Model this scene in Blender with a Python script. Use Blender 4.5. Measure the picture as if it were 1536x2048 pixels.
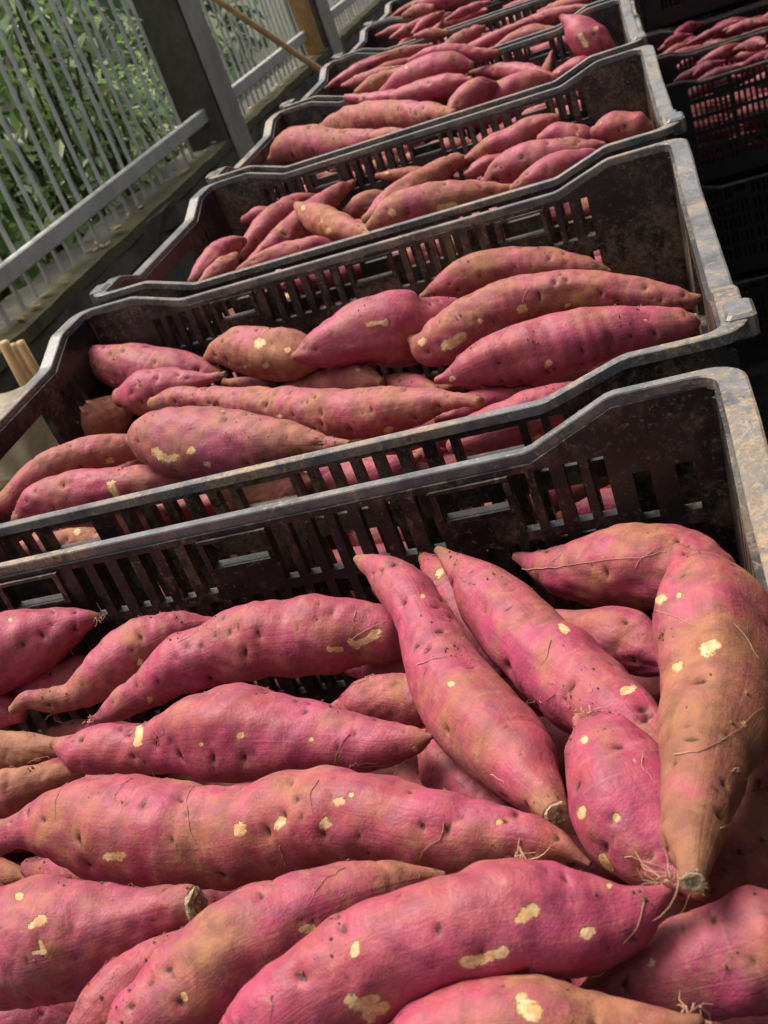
import bpy, math, random
import numpy as np
rad = math.radians
for o in list(bpy.data.objects):
    bpy.data.objects.remove(o, do_unlink=True)
scene = bpy.context.scene
COL = scene.collection

# ------------------------------------------------------------------ camera
CF = 2163.55                                   # focal length in photo pixels (photo 1536 x 2048)
CC = np.array([0.56773661, -0.09746615, 0.245152])
CR = np.array([[0.93671999, 0.14600723, -0.31817849],
               [-0.1968034, -0.53203491, -0.82353341],
               [-0.2895239, 0.83403882, -0.46963302]])   # rows: image right, image down, forward
cam_d = bpy.data.cameras.new('camera'); cam = bpy.data.objects.new('camera', cam_d); COL.objects.link(cam)
cam_d.sensor_fit = 'HORIZONTAL'; cam_d.sensor_width = 36.0; cam_d.lens = CF / 1536 * 36
cam_d.clip_start = 0.02; cam_d.clip_end = 500
cam_d.dof.use_dof = True; cam_d.dof.focus_distance = 0.55; cam_d.dof.aperture_fstop = 38
from mathutils import Matrix, Vector
m = Matrix.Identity(4)
for i in range(3):
    m[i][0] = CR[0][i]; m[i][1] = -CR[1][i]; m[i][2] = -CR[2][i]; m[i][3] = CC[i]
cam.matrix_world = m
scene.camera = cam
scene.render.engine = 'CYCLES'; cy = scene.cycles
cy.max_bounces = 5; cy.diffuse_bounces = 3; cy.glossy_bounces = 2; cy.transmission_bounces = 2; cy.transparent_max_bounces = 4
scene.render.resolution_x = 768; scene.render.resolution_y = 1024

# ------------------------------------------------------------------ light
SUN_EL, SUN_AZ = rad(62), rad(305)             # azimuth from +Y clockwise: high, over the fence, ahead and to the left
world = bpy.data.worlds.new('World'); scene.world = world; world.use_nodes = True
wn = world.node_tree.nodes; wl = world.node_tree.links
sky = wn.new('ShaderNodeTexSky'); sky.sky_type = 'NISHITA'; sky.sun_disc = False
sky.sun_elevation = SUN_EL; sky.sun_rotation = SUN_AZ; sky.dust_density = 4.0; sky.ozone_density = 0.6; sky.air_density = 1.2
hs = wn.new('ShaderNodeHueSaturation'); hs.inputs['Saturation'].default_value = 0.22      # thin overcast: a paler sky all over
wl.new(sky.outputs[0], hs.inputs['Color']); wl.new(hs.outputs[0], wn['Background'].inputs[0]); wn['Background'].inputs[1].default_value = 0.125
sd = bpy.data.lights.new('sun', 'SUN'); sd.energy = 3.0; sd.angle = rad(34); sd.color = (1.0, 0.91, 0.78)
so = bpy.data.objects.new('sun', sd); COL.objects.link(so)
sv = Vector((math.sin(SUN_AZ) * math.cos(SUN_EL), math.cos(SUN_AZ) * math.cos(SUN_EL), math.sin(SUN_EL)))
so.rotation_euler = sv.to_track_quat('Z', 'Y').to_euler()
scene.view_settings.view_transform = 'Standard'; scene.view_settings.look = 'None'
scene.view_settings.exposure = 0.70; scene.view_settings.gamma = 1.0

# ------------------------------------------------------------------ helpers
def ray(u, v):
    return CR.T @ np.array([(u - 768) / CF, (v - 1024) / CF, 1.0])
def on_y(u, v, y):
    d = ray(u, v); return CC + d * (y - CC[1]) / d[1]
def on_x(u, v, x):
    d = ray(u, v); return CC + d * (x - CC[0]) / d[0]
def project(p):
    c = (np.asarray(p) - CC) @ CR.T
    return np.stack([768 + CF * c[..., 0] / c[..., 2], 1024 + CF * c[..., 1] / c[..., 2], c[..., 2]], -1)

def tag(o, label=None, cat=None, group=None, kind=None):
    if label: o['label'] = label
    if cat: o['category'] = cat
    if group: o['group'] = group
    if kind: o['kind'] = kind
    return o
def empty(name, loc=(0, 0, 0), rz=0.0):
    o = bpy.data.objects.new(name, None); COL.objects.link(o); o.location = loc; o.rotation_euler = (0, 0, rz)
    o.empty_display_size = 0.05
    return o
def link(name, me, parent=None, loc=(0, 0, 0)):
    o = bpy.data.objects.new(name, me); COL.objects.link(o)
    if parent is not None: o.parent = parent
    o.location = loc
    return o
def copy_tree(o, parent=None):
    c = o.copy(); COL.objects.link(c)
    if parent is not None: c.parent = parent
    for ch in list(o.children): copy_tree(ch, c)
    return c
def mesh(name, verts, faces, mat=None, smooth=False):
    me = bpy.data.meshes.new(name); me.from_pydata([tuple(map(float, v)) for v in verts], [], [tuple(int(i) for i in f) for f in faces])
    if mat: me.materials.append(mat)
    if smooth: me.polygons.foreach_set('use_smooth', [True] * len(me.polygons))
    me.update(); return me
class MB:
    def __init__(s): s.v = []; s.f = []
    def add(s, v, f):
        n = len(s.v); s.v += [tuple(p) for p in v]; s.f += [tuple(i + n for i in q) for q in f]
    def box(s, x0, x1, y0, y1, z0, z1, b=0.0):
        if b <= 0:
            v = [(x, y, z) for x in (x0, x1) for y in (y0, y1) for z in (z0, z1)]
            s.add(v, [(0, 1, 3, 2), (4, 6, 7, 5), (0, 4, 5, 1), (2, 3, 7, 6), (0, 2, 6, 4), (1, 5, 7, 3)])
        else:
            lv = [(z0, b), (z0 + b, 0), (z1 - b, 0), (z1, b)]
            v = []
            for z, i in lv:
                a = b
                X0, X1, Y0, Y1 = x0 + i, x1 - i, y0 + i, y1 - i
                v += [(X0 + a, Y0, z), (X1 - a, Y0, z), (X1, Y0 + a, z), (X1, Y1 - a, z), (X1 - a, Y1, z), (X0 + a, Y1, z), (X0, Y1 - a, z), (X0, Y0 + a, z)]
            f = [tuple(range(7, -1, -1)), tuple(range(24, 32))]
            for k in range(3):
                for i in range(8):
                    j = (i + 1) % 8; f.append((k * 8 + i, k * 8 + j, k * 8 + 8 + j, k * 8 + 8 + i))
            s.add(v, f)
    def tube(s, pts, r, n=6, caps=True):
        pts = np.asarray(pts, float); m_ = len(pts); r = np.broadcast_to(np.asarray(r, float), (m_,))
        t = np.gradient(pts, axis=0); t /= np.linalg.norm(t, axis=1)[:, None] + 1e-12
        up = np.array([0, 0, 1.0]) if abs(t[0][2]) < 0.9 else np.array([1.0, 0, 0])
        nn = np.cross(t[0], up); nn /= np.linalg.norm(nn); v = []
        for i in range(m_):
            nn = nn - t[i] * (nn @ t[i]); nn /= np.linalg.norm(nn) + 1e-12; bb = np.cross(t[i], nn)
            for k in range(n):
                a = 2 * math.pi * k / n; v.append(pts[i] + r[i] * (math.cos(a) * nn + math.sin(a) * bb))
        f = []
        for i in range(m_ - 1):
            for k in range(n):
                k2 = (k + 1) % n; f.append((i * n + k, i * n + k2, (i + 1) * n + k2, (i + 1) * n + k))
        if caps: f += [tuple(range(n - 1, -1, -1)), tuple(range((m_ - 1) * n, m_ * n))]
        s.add(v, f)
    def build(s, name, mat, parent=None, loc=(0, 0, 0), smooth=False):
        return link(name, mesh(name, s.v, s.f, mat, smooth), parent, loc)

# ------------------------------------------------------------------ materials
class NT:
    """short-hand for building a node material"""
    def __init__(s, name):
        s.m = bpy.data.materials.new(name); s.m.use_nodes = True; s.t = s.m.node_tree; s.b = s.t.nodes['Principled BSDF']; s.out = s.t.nodes['Material Output']
    def n(s, t, **k):
        x = s.t.nodes.new(t)
        for a, b in k.items(): setattr(x, a, b)
        return x
    def l(s, a, b): s.t.links.new(a, b)
    def val(s, sock, v):
        if hasattr(v, 'node'): s.l(v, sock)
        else: sock.default_value = v
    def math(s, op, a, b=0.0, clamp=False):
        x = s.n('ShaderNodeMath', operation=op, use_clamp=clamp); s.val(x.inputs[0], a); s.val(x.inputs[1], b); return x.outputs[0]
    def mix(s, f, a, b, mode='MIX'):
        x = s.n('ShaderNodeMix', data_type='RGBA', blend_type=mode); s.val(x.inputs[0], f)
        for i, c in ((6, a), (7, b)):
            if hasattr(c, 'node'): s.l(c, x.inputs[i])
            else: x.inputs[i].default_value = tuple(c) + (1,) if len(c) == 3 else c
        return x.outputs[2]
    def noise(s, vec, scale, detail=3, rough=0.55, dist=0.0):
        x = s.n('ShaderNodeTexNoise'); x.inputs['Scale'].default_value = scale; x.inputs['Detail'].default_value = detail
        x.inputs['Roughness'].default_value = rough; x.inputs['Distortion'].default_value = dist
        if vec is not None: s.l(vec, x.inputs['Vector'])
        return x.outputs['Fac']
    def ramp(s, f, a, b):
        x = s.n('ShaderNodeMapRange', interpolation_type='SMOOTHSTEP'); s.l(f, x.inputs[0]); x.inputs[1].default_value = a; x.inputs[2].default_value = b; return x.outputs[0]
    def coord(s, which='Object', rnd=True):
        tc = s.n('ShaderNodeTexCoord').outputs[which]
        if not rnd: return tc
        oi = s.n('ShaderNodeObjectInfo'); c = s.n('ShaderNodeCombineXYZ')
        s.l(s.math('MULTIPLY', oi.outputs['Random'], 17.0), c.inputs[0]); s.l(s.math('MULTIPLY', oi.outputs['Random'], 41.0), c.inputs[1])
        a = s.n('ShaderNodeVectorMath', operation='ADD'); s.l(tc, a.inputs[0]); s.l(c.outputs[0], a.inputs[1]); return a.outputs[0]
    def bump(s, h, dist, strength=1.0, prev=None):
        x = s.n('ShaderNodeBump'); s.l(h, x.inputs['Height']); x.inputs['Distance'].default_value = dist; x.inputs['Strength'].default_value = strength
        if prev is not None: s.l(prev, x.inputs['Normal'])
        return x.outputs[0]
    def base(s, c): s.val(s.b.inputs['Base Color'], c) if hasattr(c, 'node') else s.b.inputs['Base Color'].__setattr__('default_value', tuple(c) + (1,))
    def rough(s, r): s.val(s.b.inputs['Roughness'], r)
    def normal(s, n): s.l(n, s.b.inputs['Normal'])
    def spec(s, v): s.b.inputs['Specular IOR Level'].default_value = v

def mat_potato():
    k = NT('sweet_potato_skin'); co = k.coord()
    at = k.n('ShaderNodeAttribute', attribute_name='pa'); sp = k.n('ShaderNodeSeparateColor'); k.l(at.outputs['Color'], sp.inputs[0])
    peel, eye, end = sp.outputs[0], sp.outputs[1], sp.outputs[2]
    oi = k.n('ShaderNodeObjectInfo'); oc = k.n('ShaderNodeSeparateColor'); k.l(oi.outputs['Color'], oc.inputs[0])
    dirt_amt, purple_amt = oc.outputs[0], oc.outputs[1]
    big = k.noise(co, 24, 2, 0.55, 0.3)
    mid = k.noise(co, 95, 4, 0.65, 0.3)
    blot = k.noise(co, 210, 2, 0.65)
    fine = k.noise(co, 480, 3, 0.7)
    vfine = k.noise(co, 1500, 1, 0.6)
    sv = k.n('ShaderNodeAttribute', attribute_name='sv').outputs['Vector']
    def along(a, b_):
        x = k.n('ShaderNodeVectorMath', operation='MULTIPLY'); k.l(sv, x.inputs[0]); x.inputs[1].default_value = (a, b_, b_)
        y = k.n('ShaderNodeVectorMath', operation='ADD'); k.l(x.outputs[0], y.inputs[0]); k.l(oi.outputs['Random'], y.inputs[1]); return y.outputs[0]
    ringn = k.noise(along(330, 1.6), 1.0, 4, 0.6, 0.5)          # fine transverse wrinkles
    veins = k.noise(along(16, 7.0), 1.0, 3, 0.6, 0.4)           # lengthwise veins and streaks
    c = k.mix(k.ramp(big, 0.38, 0.62), (0.385, 0.041, 0.115), (0.325, 0.048, 0.074))
    c = k.mix(k.math('MULTIPLY', oi.outputs['Random'], 0.45), c, (0.33, 0.075, 0.062))
    c = k.mix(k.math('MULTIPLY', k.ramp(mid, 0.44, 0.66), 0.62), c, (0.20, 0.034, 0.076))
    c = k.mix(k.math('MULTIPLY', k.ramp(blot, 0.50, 0.68), 0.30), c, (0.50, 0.105, 0.140))
    c = k.mix(k.math('MULTIPLY', k.ramp(veins, 0.48, 0.68), 0.34), c, (0.38, 0.105, 0.085))
    c = k.mix(k.math('MULTIPLY', purple_amt, k.ramp(mid, 0.20, 0.75)), c, (0.17, 0.050, 0.088))
    # clinging soil, uneven, more of it towards the ends and in the eyes
    d = k.math('ADD', k.math('MULTIPLY', k.noise(co, 30, 5, 0.74, 0.3), 1.25), k.math('ADD', k.math('MULTIPLY', fine, 0.18), k.math('MULTIPLY', ringn, 0.16)))
    d = k.math('ADD', d, k.math('MULTIPLY', dirt_amt, 0.40)); d = k.math('ADD', d, k.math('MULTIPLY', end, 0.30))
    d = k.math('ADD', d, k.math('MULTIPLY', eye, 0.12))
    dm = k.math('MULTIPLY', k.ramp(d, 0.83, 1.20), 0.86)
    c = k.mix(dm, c, k.mix(k.ramp(mid, 0.35, 0.65), (0.34, 0.155, 0.068), (0.20, 0.085, 0.042)))
    c = k.mix(k.math('MULTIPLY', k.ramp(ringn, 0.56, 0.70), 0.22), c, (0.50, 0.22, 0.15))
    c = k.mix(k.math('MULTIPLY', k.ramp(vfine, 0.52, 0.8), 0.35), c, (0.15, 0.045, 0.045))
    c = k.mix(k.math('MULTIPLY', k.ramp(end, 0.3, 1.2), 0.5), c, (0.17, 0.08, 0.045))
    c = k.mix(k.math('MULTIPLY', k.ramp(eye, 0.20, 0.75), 0.90), c, (0.040, 0.016, 0.013))
    # small nicks of torn skin
    vo = k.n('ShaderNodeTexVoronoi'); vo.inputs['Scale'].default_value = 62; k.l(co, vo.inputs['Vector'])
    vs = k.n('ShaderNodeSeparateColor'); k.l(vo.outputs['Color'], vs.inputs[0])
    nick = k.math('MULTIPLY', k.math('LESS_THAN', k.math('ADD', vo.outputs['Distance'], k.math('MULTIPLY', fine, 0.30)), 0.22), k.math('GREATER_THAN', vs.outputs[0], 0.92))
    pe = k.math('ADD', peel, k.math('MULTIPLY', k.math('SUBTRACT', k.noise(co, 300, 4, 0.75, 0.8), 0.5), 1.15))
    edge = k.math('MULTIPLY', k.ramp(pe, 0.36, 0.50), 0.8)
    c = k.mix(k.math('MULTIPLY', edge, k.ramp(peel, 0.1, 0.3)), c, (0.30, 0.11, 0.06))
    pm = k.math('MAXIMUM', k.math('MULTIPLY', k.ramp(pe, 0.49, 0.62), k.ramp(peel, 0.12, 0.3)), k.math('MULTIPLY', nick, 0.7))
    flesh = k.mix(k.ramp(blot, 0.38, 0.62), (0.60, 0.34, 0.14), (0.70, 0.49, 0.27))
    c = k.mix(pm, c, k.mix(k.math('MULTIPLY', k.ramp(fine, 0.45, 0.7), 0.7), flesh, (0.42, 0.21, 0.09)))
    k.base(c)
    k.rough(k.math('ADD', k.math('MULTIPLY', dm, 0.25), k.math('ADD', 0.44, k.math('MULTIPLY', fine, 0.2))))
    k.spec(0.34)
    h = k.math('ADD', k.math('MULTIPLY', mid, 0.4), k.math('ADD', k.math('MULTIPLY', fine, 0.20), k.math('MULTIPLY', vfine, 0.06)))
    h = k.math('ADD', h, k.math('ADD', k.math('MULTIPLY', ringn, 0.13), k.math('MULTIPLY', veins, 0.18)))
    h = k.math('SUBTRACT', h, k.math('MULTIPLY', pm, 0.40))
    k.normal(k.bump(h, 0.0022, 0.68))
    return k.m

def mat_plastic(name, base, dust, amt, rough, dark=(0.006, 0.006, 0.008)):
    k = NT(name); co = k.coord()
    n1 = k.noise(co, 9, 4, 0.6); n2 = k.noise(co, 120, 8, 0.78); n3 = k.noise(co, 700, 4, 0.7); n4 = k.noise(co, 32, 6, 0.7)
    c = k.mix(k.ramp(k.math('ADD', k.math('MULTIPLY', n4, 0.7), k.math('MULTIPLY', n3, 0.3)), 0.38, 0.62), dark, base)
    d = k.math('ADD', k.math('ADD', k.math('MULTIPLY', n1, 0.55), k.math('MULTIPLY', n2, 0.55)), k.math('MULTIPLY', n4, 0.45))
    dm = k.math('MULTIPLY', k.ramp(d, 0.90 - amt * 0.25, 1.02 - amt * 0.2), k.math('ADD', 0.30, k.math('MULTIPLY', n3, 0.9)), True)
    c = k.mix(dm, c, k.mix(k.ramp(n3, 0.35, 0.65), dust, tuple(x * 0.5 for x in dust)))
    sp = k.math('MULTIPLY', k.ramp(k.math('ADD', k.math('MULTIPLY', k.noise(co, 260, 5, 0.7), 0.75), k.math('MULTIPLY', n1, 0.35)), 0.585, 0.66), min(1.0, amt * 1.1))
    c = k.mix(sp, c, tuple(min(1, x * 1.15) for x in dust))
    k.base(c); k.rough(k.math('ADD', rough, k.math('MULTIPLY', dm, 0.4)))
    k.normal(k.bump(k.math('ADD', n2, k.math('MULTIPLY', n3, 0.4)), 0.0006, 0.6)); k.spec(0.5)
    return k.m

def mat_simple(name, a, b, scale=8, rough=0.8, bump=0.002, detail=6, world_co=False):
    k = NT(name); co = k.coord(rnd=not world_co)
    n1 = k.noise(co, scale, detail, 0.65, 0.4); n2 = k.noise(co, scale * 9, 4, 0.65)
    k.base(k.mix(k.ramp(k.math('ADD', k.math('MULTIPLY', n1, 0.7), k.math('MULTIPLY', n2, 0.3)), 0.32, 0.68), a, b)); k.rough(rough)
    k.normal(k.bump(k.math('ADD', n1, k.math('MULTIPLY', n2, 0.5)), bump, 0.7)); return k.m

def mat_leaf(name, a, b, c2):
    k = NT(name); at = k.n('ShaderNodeAttribute', attribute_name='lf'); sp = k.n('ShaderNodeSeparateColor'); k.l(at.outputs['Color'], sp.inputs[0])
    c = k.mix(sp.outputs[0], a, b); c = k.mix(k.ramp(sp.outputs[1], 0.72, 1.0), c, c2)
    k.base(c); k.rough(0.34); k.spec(0.5)
    tr = k.n('ShaderNodeBsdfTranslucent'); k.l(c, tr.inputs[0]); ms = k.n('ShaderNodeMixShader'); ms.inputs[0].default_value = 0.45
    k.l(k.b.outputs[0], ms.inputs[1]); k.l(tr.outputs[0], ms.inputs[2]); k.l(ms.outputs[0], k.out.inputs[0]); return k.m

M = dict(
    skin=mat_potato(),
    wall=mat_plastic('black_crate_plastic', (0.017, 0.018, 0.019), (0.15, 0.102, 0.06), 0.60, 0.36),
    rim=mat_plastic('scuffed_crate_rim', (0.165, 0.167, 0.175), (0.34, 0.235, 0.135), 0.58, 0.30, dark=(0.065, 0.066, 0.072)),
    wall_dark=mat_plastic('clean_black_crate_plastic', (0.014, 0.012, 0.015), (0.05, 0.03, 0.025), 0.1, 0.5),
    cut=mat_simple('cut_potato_flesh', (0.60, 0.47, 0.27), (0.11, 0.07, 0.04), 330, 0.85, 0.0012),
    stalk=mat_simple('dry_stalk', (0.10, 0.055, 0.03), (0.24, 0.15, 0.08), 200, 0.9, 0.001),
    hair=mat_simple('dry_root_hair', (0.30, 0.15, 0.09), (0.52, 0.30, 0.20), 60, 0.8, 0.0003),
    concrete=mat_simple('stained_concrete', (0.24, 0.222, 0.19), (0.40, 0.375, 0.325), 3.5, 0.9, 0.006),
    concrete_dark=mat_simple('damp_concrete', (0.045, 0.043, 0.034), (0.125, 0.117, 0.097), 3.0, 0.9, 0.006),
    mossy=mat_simple('mossy_cement', (0.045, 0.048, 0.02), (0.13, 0.105, 0.055), 9, 0.95, 0.006),
    paint=mat_simple('weathered_grey_paint', (0.44, 0.44, 0.42), (0.62, 0.62, 0.60), 12, 0.6, 0.001),
    post=mat_simple('shade_dark_concrete', (0.06, 0.054, 0.046), (0.13, 0.118, 0.10), 3.0, 0.9, 0.006),  # shade of the post's near face put into the concrete tone
    rail=mat_simple('weathered_rail_paint', (0.36, 0.355, 0.33), (0.52, 0.515, 0.48), 9, 0.7, 0.002),
    asphalt=mat_simple('dark_asphalt', (0.022, 0.021, 0.02), (0.055, 0.052, 0.048), 6, 0.9, 0.006),
    soil=mat_simple('soil', (0.03, 0.034, 0.016), (0.075, 0.08, 0.035), 5, 0.95, 0.02),
    wood=mat_simple('ochre_wood', (0.30, 0.15, 0.045), (0.44, 0.25, 0.09), 20, 0.75, 0.002),
    bamboo=mat_simple('dry_bamboo', (0.36, 0.20, 0.075), (0.52, 0.33, 0.15), 16, 0.6, 0.001),
    pallet=mat_simple('pallet_wood', (0.15, 0.10, 0.06), (0.30, 0.21, 0.13), 12, 0.85, 0.002),
    sack=mat_simple('woven_sack', (0.46, 0.38, 0.26), (0.70, 0.62, 0.47), 14, 0.8, 0.004),
    tin=mat_simple('corrugated_sheet', (0.20, 0.20, 0.20), (0.30, 0.29, 0.28), 2, 0.6, 0.002),
    crumb=mat_simple('dry_soil', (0.12, 0.065, 0.03), (0.26, 0.15, 0.075), 300, 0.95, 0.0003),
    bark=mat_simple('bark', (0.05, 0.038, 0.026), (0.12, 0.095, 0.065), 30, 0.9, 0.004),
    leaf_a=mat_leaf('leaf_mid_green', (0.09, 0.17, 0.05), (0.19, 0.30, 0.085), (0.34, 0.42, 0.16)),
    leaf_b=mat_leaf('leaf_dark_green', (0.030, 0.070, 0.030), (0.080, 0.150, 0.060), (0.24, 0.32, 0.18)),
    leaf_c=mat_leaf('leaf_pale_green', (0.14, 0.24, 0.085), (0.25, 0.36, 0.14), (0.42, 0.48, 0.22)),
    dry=mat_simple('dry_leaf', (0.30, 0.17, 0.08), (0.48, 0.33, 0.20), 40, 0.8, 0.001),
)

# ------------------------------------------------------------------ setting
GZ = -1.35
b = MB(); b.add([(-90, -90, GZ), (90, -90, GZ), (90, 90, GZ), (-90, 90, GZ)], [(0, 1, 2, 3)])
tag(b.build('ground', M['asphalt']), kind='structure')
b = MB(); b.add([(-60, -40, GZ + 0.5), (-1.18, -40, GZ + 0.5), (-1.18, 60, GZ + 0.5), (-60, 60, GZ + 0.5)], [(0, 1, 2, 3)])
tag(b.build('garden_soil', M['soil']), kind='structure')

rng = np.random.default_rng(11)
random.seed(5)
# low wall under the fence
WT = -0.345
def rough_wall(name, x0, x1, y0, y1, z0, z1, mat, amp=0.006):
    ys = np.linspace(y0, y1, 90); v = []; f = []
    prof = [(x1, z0), (x1, z1 - 0.10), (x1 + 0.012, z1 - 0.085), (x1 + 0.012, z1 - 0.012), (x1 - 0.004, z1), (x0, z1), (x0, z0)]
    n = len(prof)
    for y in ys:
        for i, (x, z) in enumerate(prof):
            k = amp if z > z0 else 0
            v.append((x + rng.normal() * k, y, z + rng.normal() * k * 0.8))
    for i in range(len(ys) - 1):
        for j in range(n):
            j2 = (j + 1) % n; f.append((i * n + j, i * n + j2, (i + 1) * n + j2, (i + 1) * n + j))
    f += [tuple(range(n)), tuple(range((len(ys) - 1) * n + n - 1, (len(ys) - 1) * n - 1, -1))]
    return link(name, mesh(name, v, f, mat, False))
wall = rough_wall('low_wall', -1.16, -0.93, -2.0, 9.0, GZ, WT, M['concrete_dark'])
tag(wall, 'low stained concrete wall under the metal bar fence', 'wall')
cp = MB()
ys = np.linspace(-2.0, 9.0, 140)
for i in range(len(ys) - 1):
    pass
v = []; f = []
for i, y in enumerate(ys):
    a, c = rng.normal() * 0.0022, rng.normal() * 0.002
    v += [(-0.912 + a, y, WT - 0.028 + c), (-0.912 + a, y, WT + 0.004 + c), (-0.985 + c, y, WT + 0.012 + a), (-0.985, y, WT - 0.028)]
for i in range(len(ys) - 1):
    for j in range(4):
        j2 = (j + 1) % 4; f.append((i * 4 + j, i * 4 + j2, i * 4 + 4 + j2, i * 4 + 4 + j))
link('coping', mesh('coping', v, f, M['mossy']), wall)

def post(y0, y1, label):
    t = empty('concrete_post', (-1.05, (y0 + y1) / 2, GZ)); hy = (y1 - y0) / 2
    b = MB(); b.box(-0.03, 0.132, -hy, hy, 0.0, 2.35, 0.008); b.build('shaft', M['post'], t)
    b = MB(); b.box(0.1375, 0.150, -hy + 0.012, hy + 0.01, 0.35, 2.33, 0.003); b.build('lit_side_strip', M['concrete'], t)  # paler strip paints the lit side of the post
    b = MB(); b.box(-0.06, 0.17, -hy - 0.03, hy + 0.03, 2.352, 2.42, 0.008); b.build('cap', M['concrete'], t)
    tag(t, label, 'post', 'fence posts'); return t
post(4.06, 4.26, 'dark concrete fence post between two railing panels, pale strip painted in for its lit side')
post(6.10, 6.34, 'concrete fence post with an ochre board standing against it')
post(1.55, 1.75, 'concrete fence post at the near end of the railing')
def panel(y0, y1, label, pitch=0.088):
    t = empty('bar_fence', (-1.0, (y0 + y1) / 2, WT))
    yc = (y0 + y1) / 2
    for z0, z1 in ((0.088, 0.138), (1.35, 1.40)):
        b = MB(); b.box(0.008, 0.034, y0 - yc, y1 - yc + 0.05, z0, z1, 0.004); b.build('rail', M['rail'], t)
    bm = MB(); bm.box(-0.0050, 0.0050, -0.0065, 0.0065, 0.004, 1.55, 0.002); me = mesh('bar', bm.v, bm.f, M['paint'])
    n = int((y1 - y0 - 0.06) / pitch)
    for i in range(n):
        o = link('bar', me, t, (rng.normal() * 0.0015, y0 - yc + 0.05 + i * pitch + rng.normal() * 0.004, rng.uniform(-0.004, 0.012)))
        o.rotation_euler = (rng.normal() * 0.014, rng.normal() * 0.008, 0)
    tag(t, label, 'fence', 'railing panels on the low wall')
panel(1.78, 4.03, 'grey metal bar railing panel with leafy shrubs close behind it')
panel(4.29, 6.07, 'grey metal bar railing panel beside the leaning bamboo pole')
panel(6.37, 8.6, 'grey metal bar railing panel beyond the ochre board')
# ochre board against the second post
b = MB(); b.box(-0.035, 0.035, -0.05, 0.05, 0, 2.2, 0.004)
o = b.build('wooden_board', M['wood'], None, (-0.955, 5.96, WT + 0.006)); tag(o, 'ochre wooden board standing upright on the wall by the post', 'board')
# bamboo pole leaning on the fence
A_ = on_x(455, 14, -0.93); B_ = on_y(640, 140, A_[1] + 0.10)
dv = (B_ - A_); foot = A_ + dv * ((GZ + 0.02 - A_[2]) / dv[2]); top = A_ - dv * 0.25
t_ = np.linspace(0, 1, 41); pts = top[None] * (1 - t_[:, None]) + foot[None] * t_[:, None]
rr = 0.0135 + 0.003 * t_ + np.where(np.arange(41) % 6 == 0, 0.0022, 0)
b = MB(); b.tube(pts - foot, rr, 10); o = b.build('bamboo_pole', M['bamboo'], None, tuple(foot), True)
tag(o, 'dry brown bamboo pole leaning across the railing', 'pole')
# leaf litter on the wall top
for i in range(46):
    y = rng.uniform(2.2, 6.5); x = rng.uniform(-1.0, -0.93)
    w, l = rng.uniform(0.005, 0.011), rng.uniform(0.012, 0.028); a = rng.uniform(0, 6.28); ca, sa = math.cos(a), math.sin(a)
    P = [(-l, 0, 0.003), (-l * .3, -w, 0.005), (l * .5, -w * .7, 0.003), (l, 0, 0.007), (l * .5, w * .7, 0.004), (-l * .3, w, 0.006)]
    o = link('fallen_leaf', mesh('fallen_leaf', [(p[0] * ca - p[1] * sa, p[0] * sa + p[1] * ca, p[2]) for p in P], [(0, 1, 2, 3, 4, 5)], M['dry']), None, (x, y, WT + 0.012))
    tag(o, 'small dry brown leaf lying on the low wall', 'leaf', 'dry leaves on the wall')

# shrubs behind the railing
def foliage(name, centre_fn, n, size, mat, parent, slim=0.28, droop=0.4):
    C0 = np.array([centre_fn() for _ in range(n)])
    L = rng.uniform(size * 0.6, size * 1.25, n); W = L * slim * rng.uniform(0.7, 1.2, n)
    az = rng.uniform(0, 6.283, n); el = rng.normal(-droop, 0.45, n)
    d = np.stack([np.cos(az) * np.cos(el), np.sin(az) * np.cos(el), np.sin(el)], 1)
    s = np.stack([-np.sin(az), np.cos(az), rng.normal(0, 0.35, n)], 1); s /= np.linalg.norm(s, axis=1)[:, None]
    up = np.cross(d, s)
    v = np.empty((n, 6, 3))
    v[:, 0] = C0; v[:, 1] = C0 + d * (L * 0.35)[:, None] + s * (W * 0.5)[:, None] + up * (W * .12)[:, None]; v[:, 2] = C0 + d * (L * 0.75)[:, None] + s * (W * 0.36)[:, None]
    v[:, 3] = C0 + d * L[:, None] - np.array([0, 0, 1]) * (L * 0.10)[:, None]
    v[:, 4] = C0 + d * (L * 0.75)[:, None] - s * (W * 0.36)[:, None]; v[:, 5] = C0 + d * (L * 0.35)[:, None] - s * (W * 0.5)[:, None] + up * (W * .12)[:, None]
    idx = np.arange(n)[:, None] * 6
    f = np.concatenate([idx + np.array([0, 1, 2, 3]), idx + np.array([0, 3, 4, 5])], 0)
    me = mesh(name, v.reshape(-1, 3), f, mat)
    ca = me.color_attributes.new('lf', 'FLOAT_COLOR', 'POINT'); q = np.ones((n, 6, 4)); q[..., 0] = rng.random(n)[:, None]; q[..., 1] = rng.random(n)[:, None]
    ca.data.foreach_set('color', q.reshape(-1).astype(np.float32))
    o = link(name, me, parent); return o
SZ = GZ + 0.5
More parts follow.
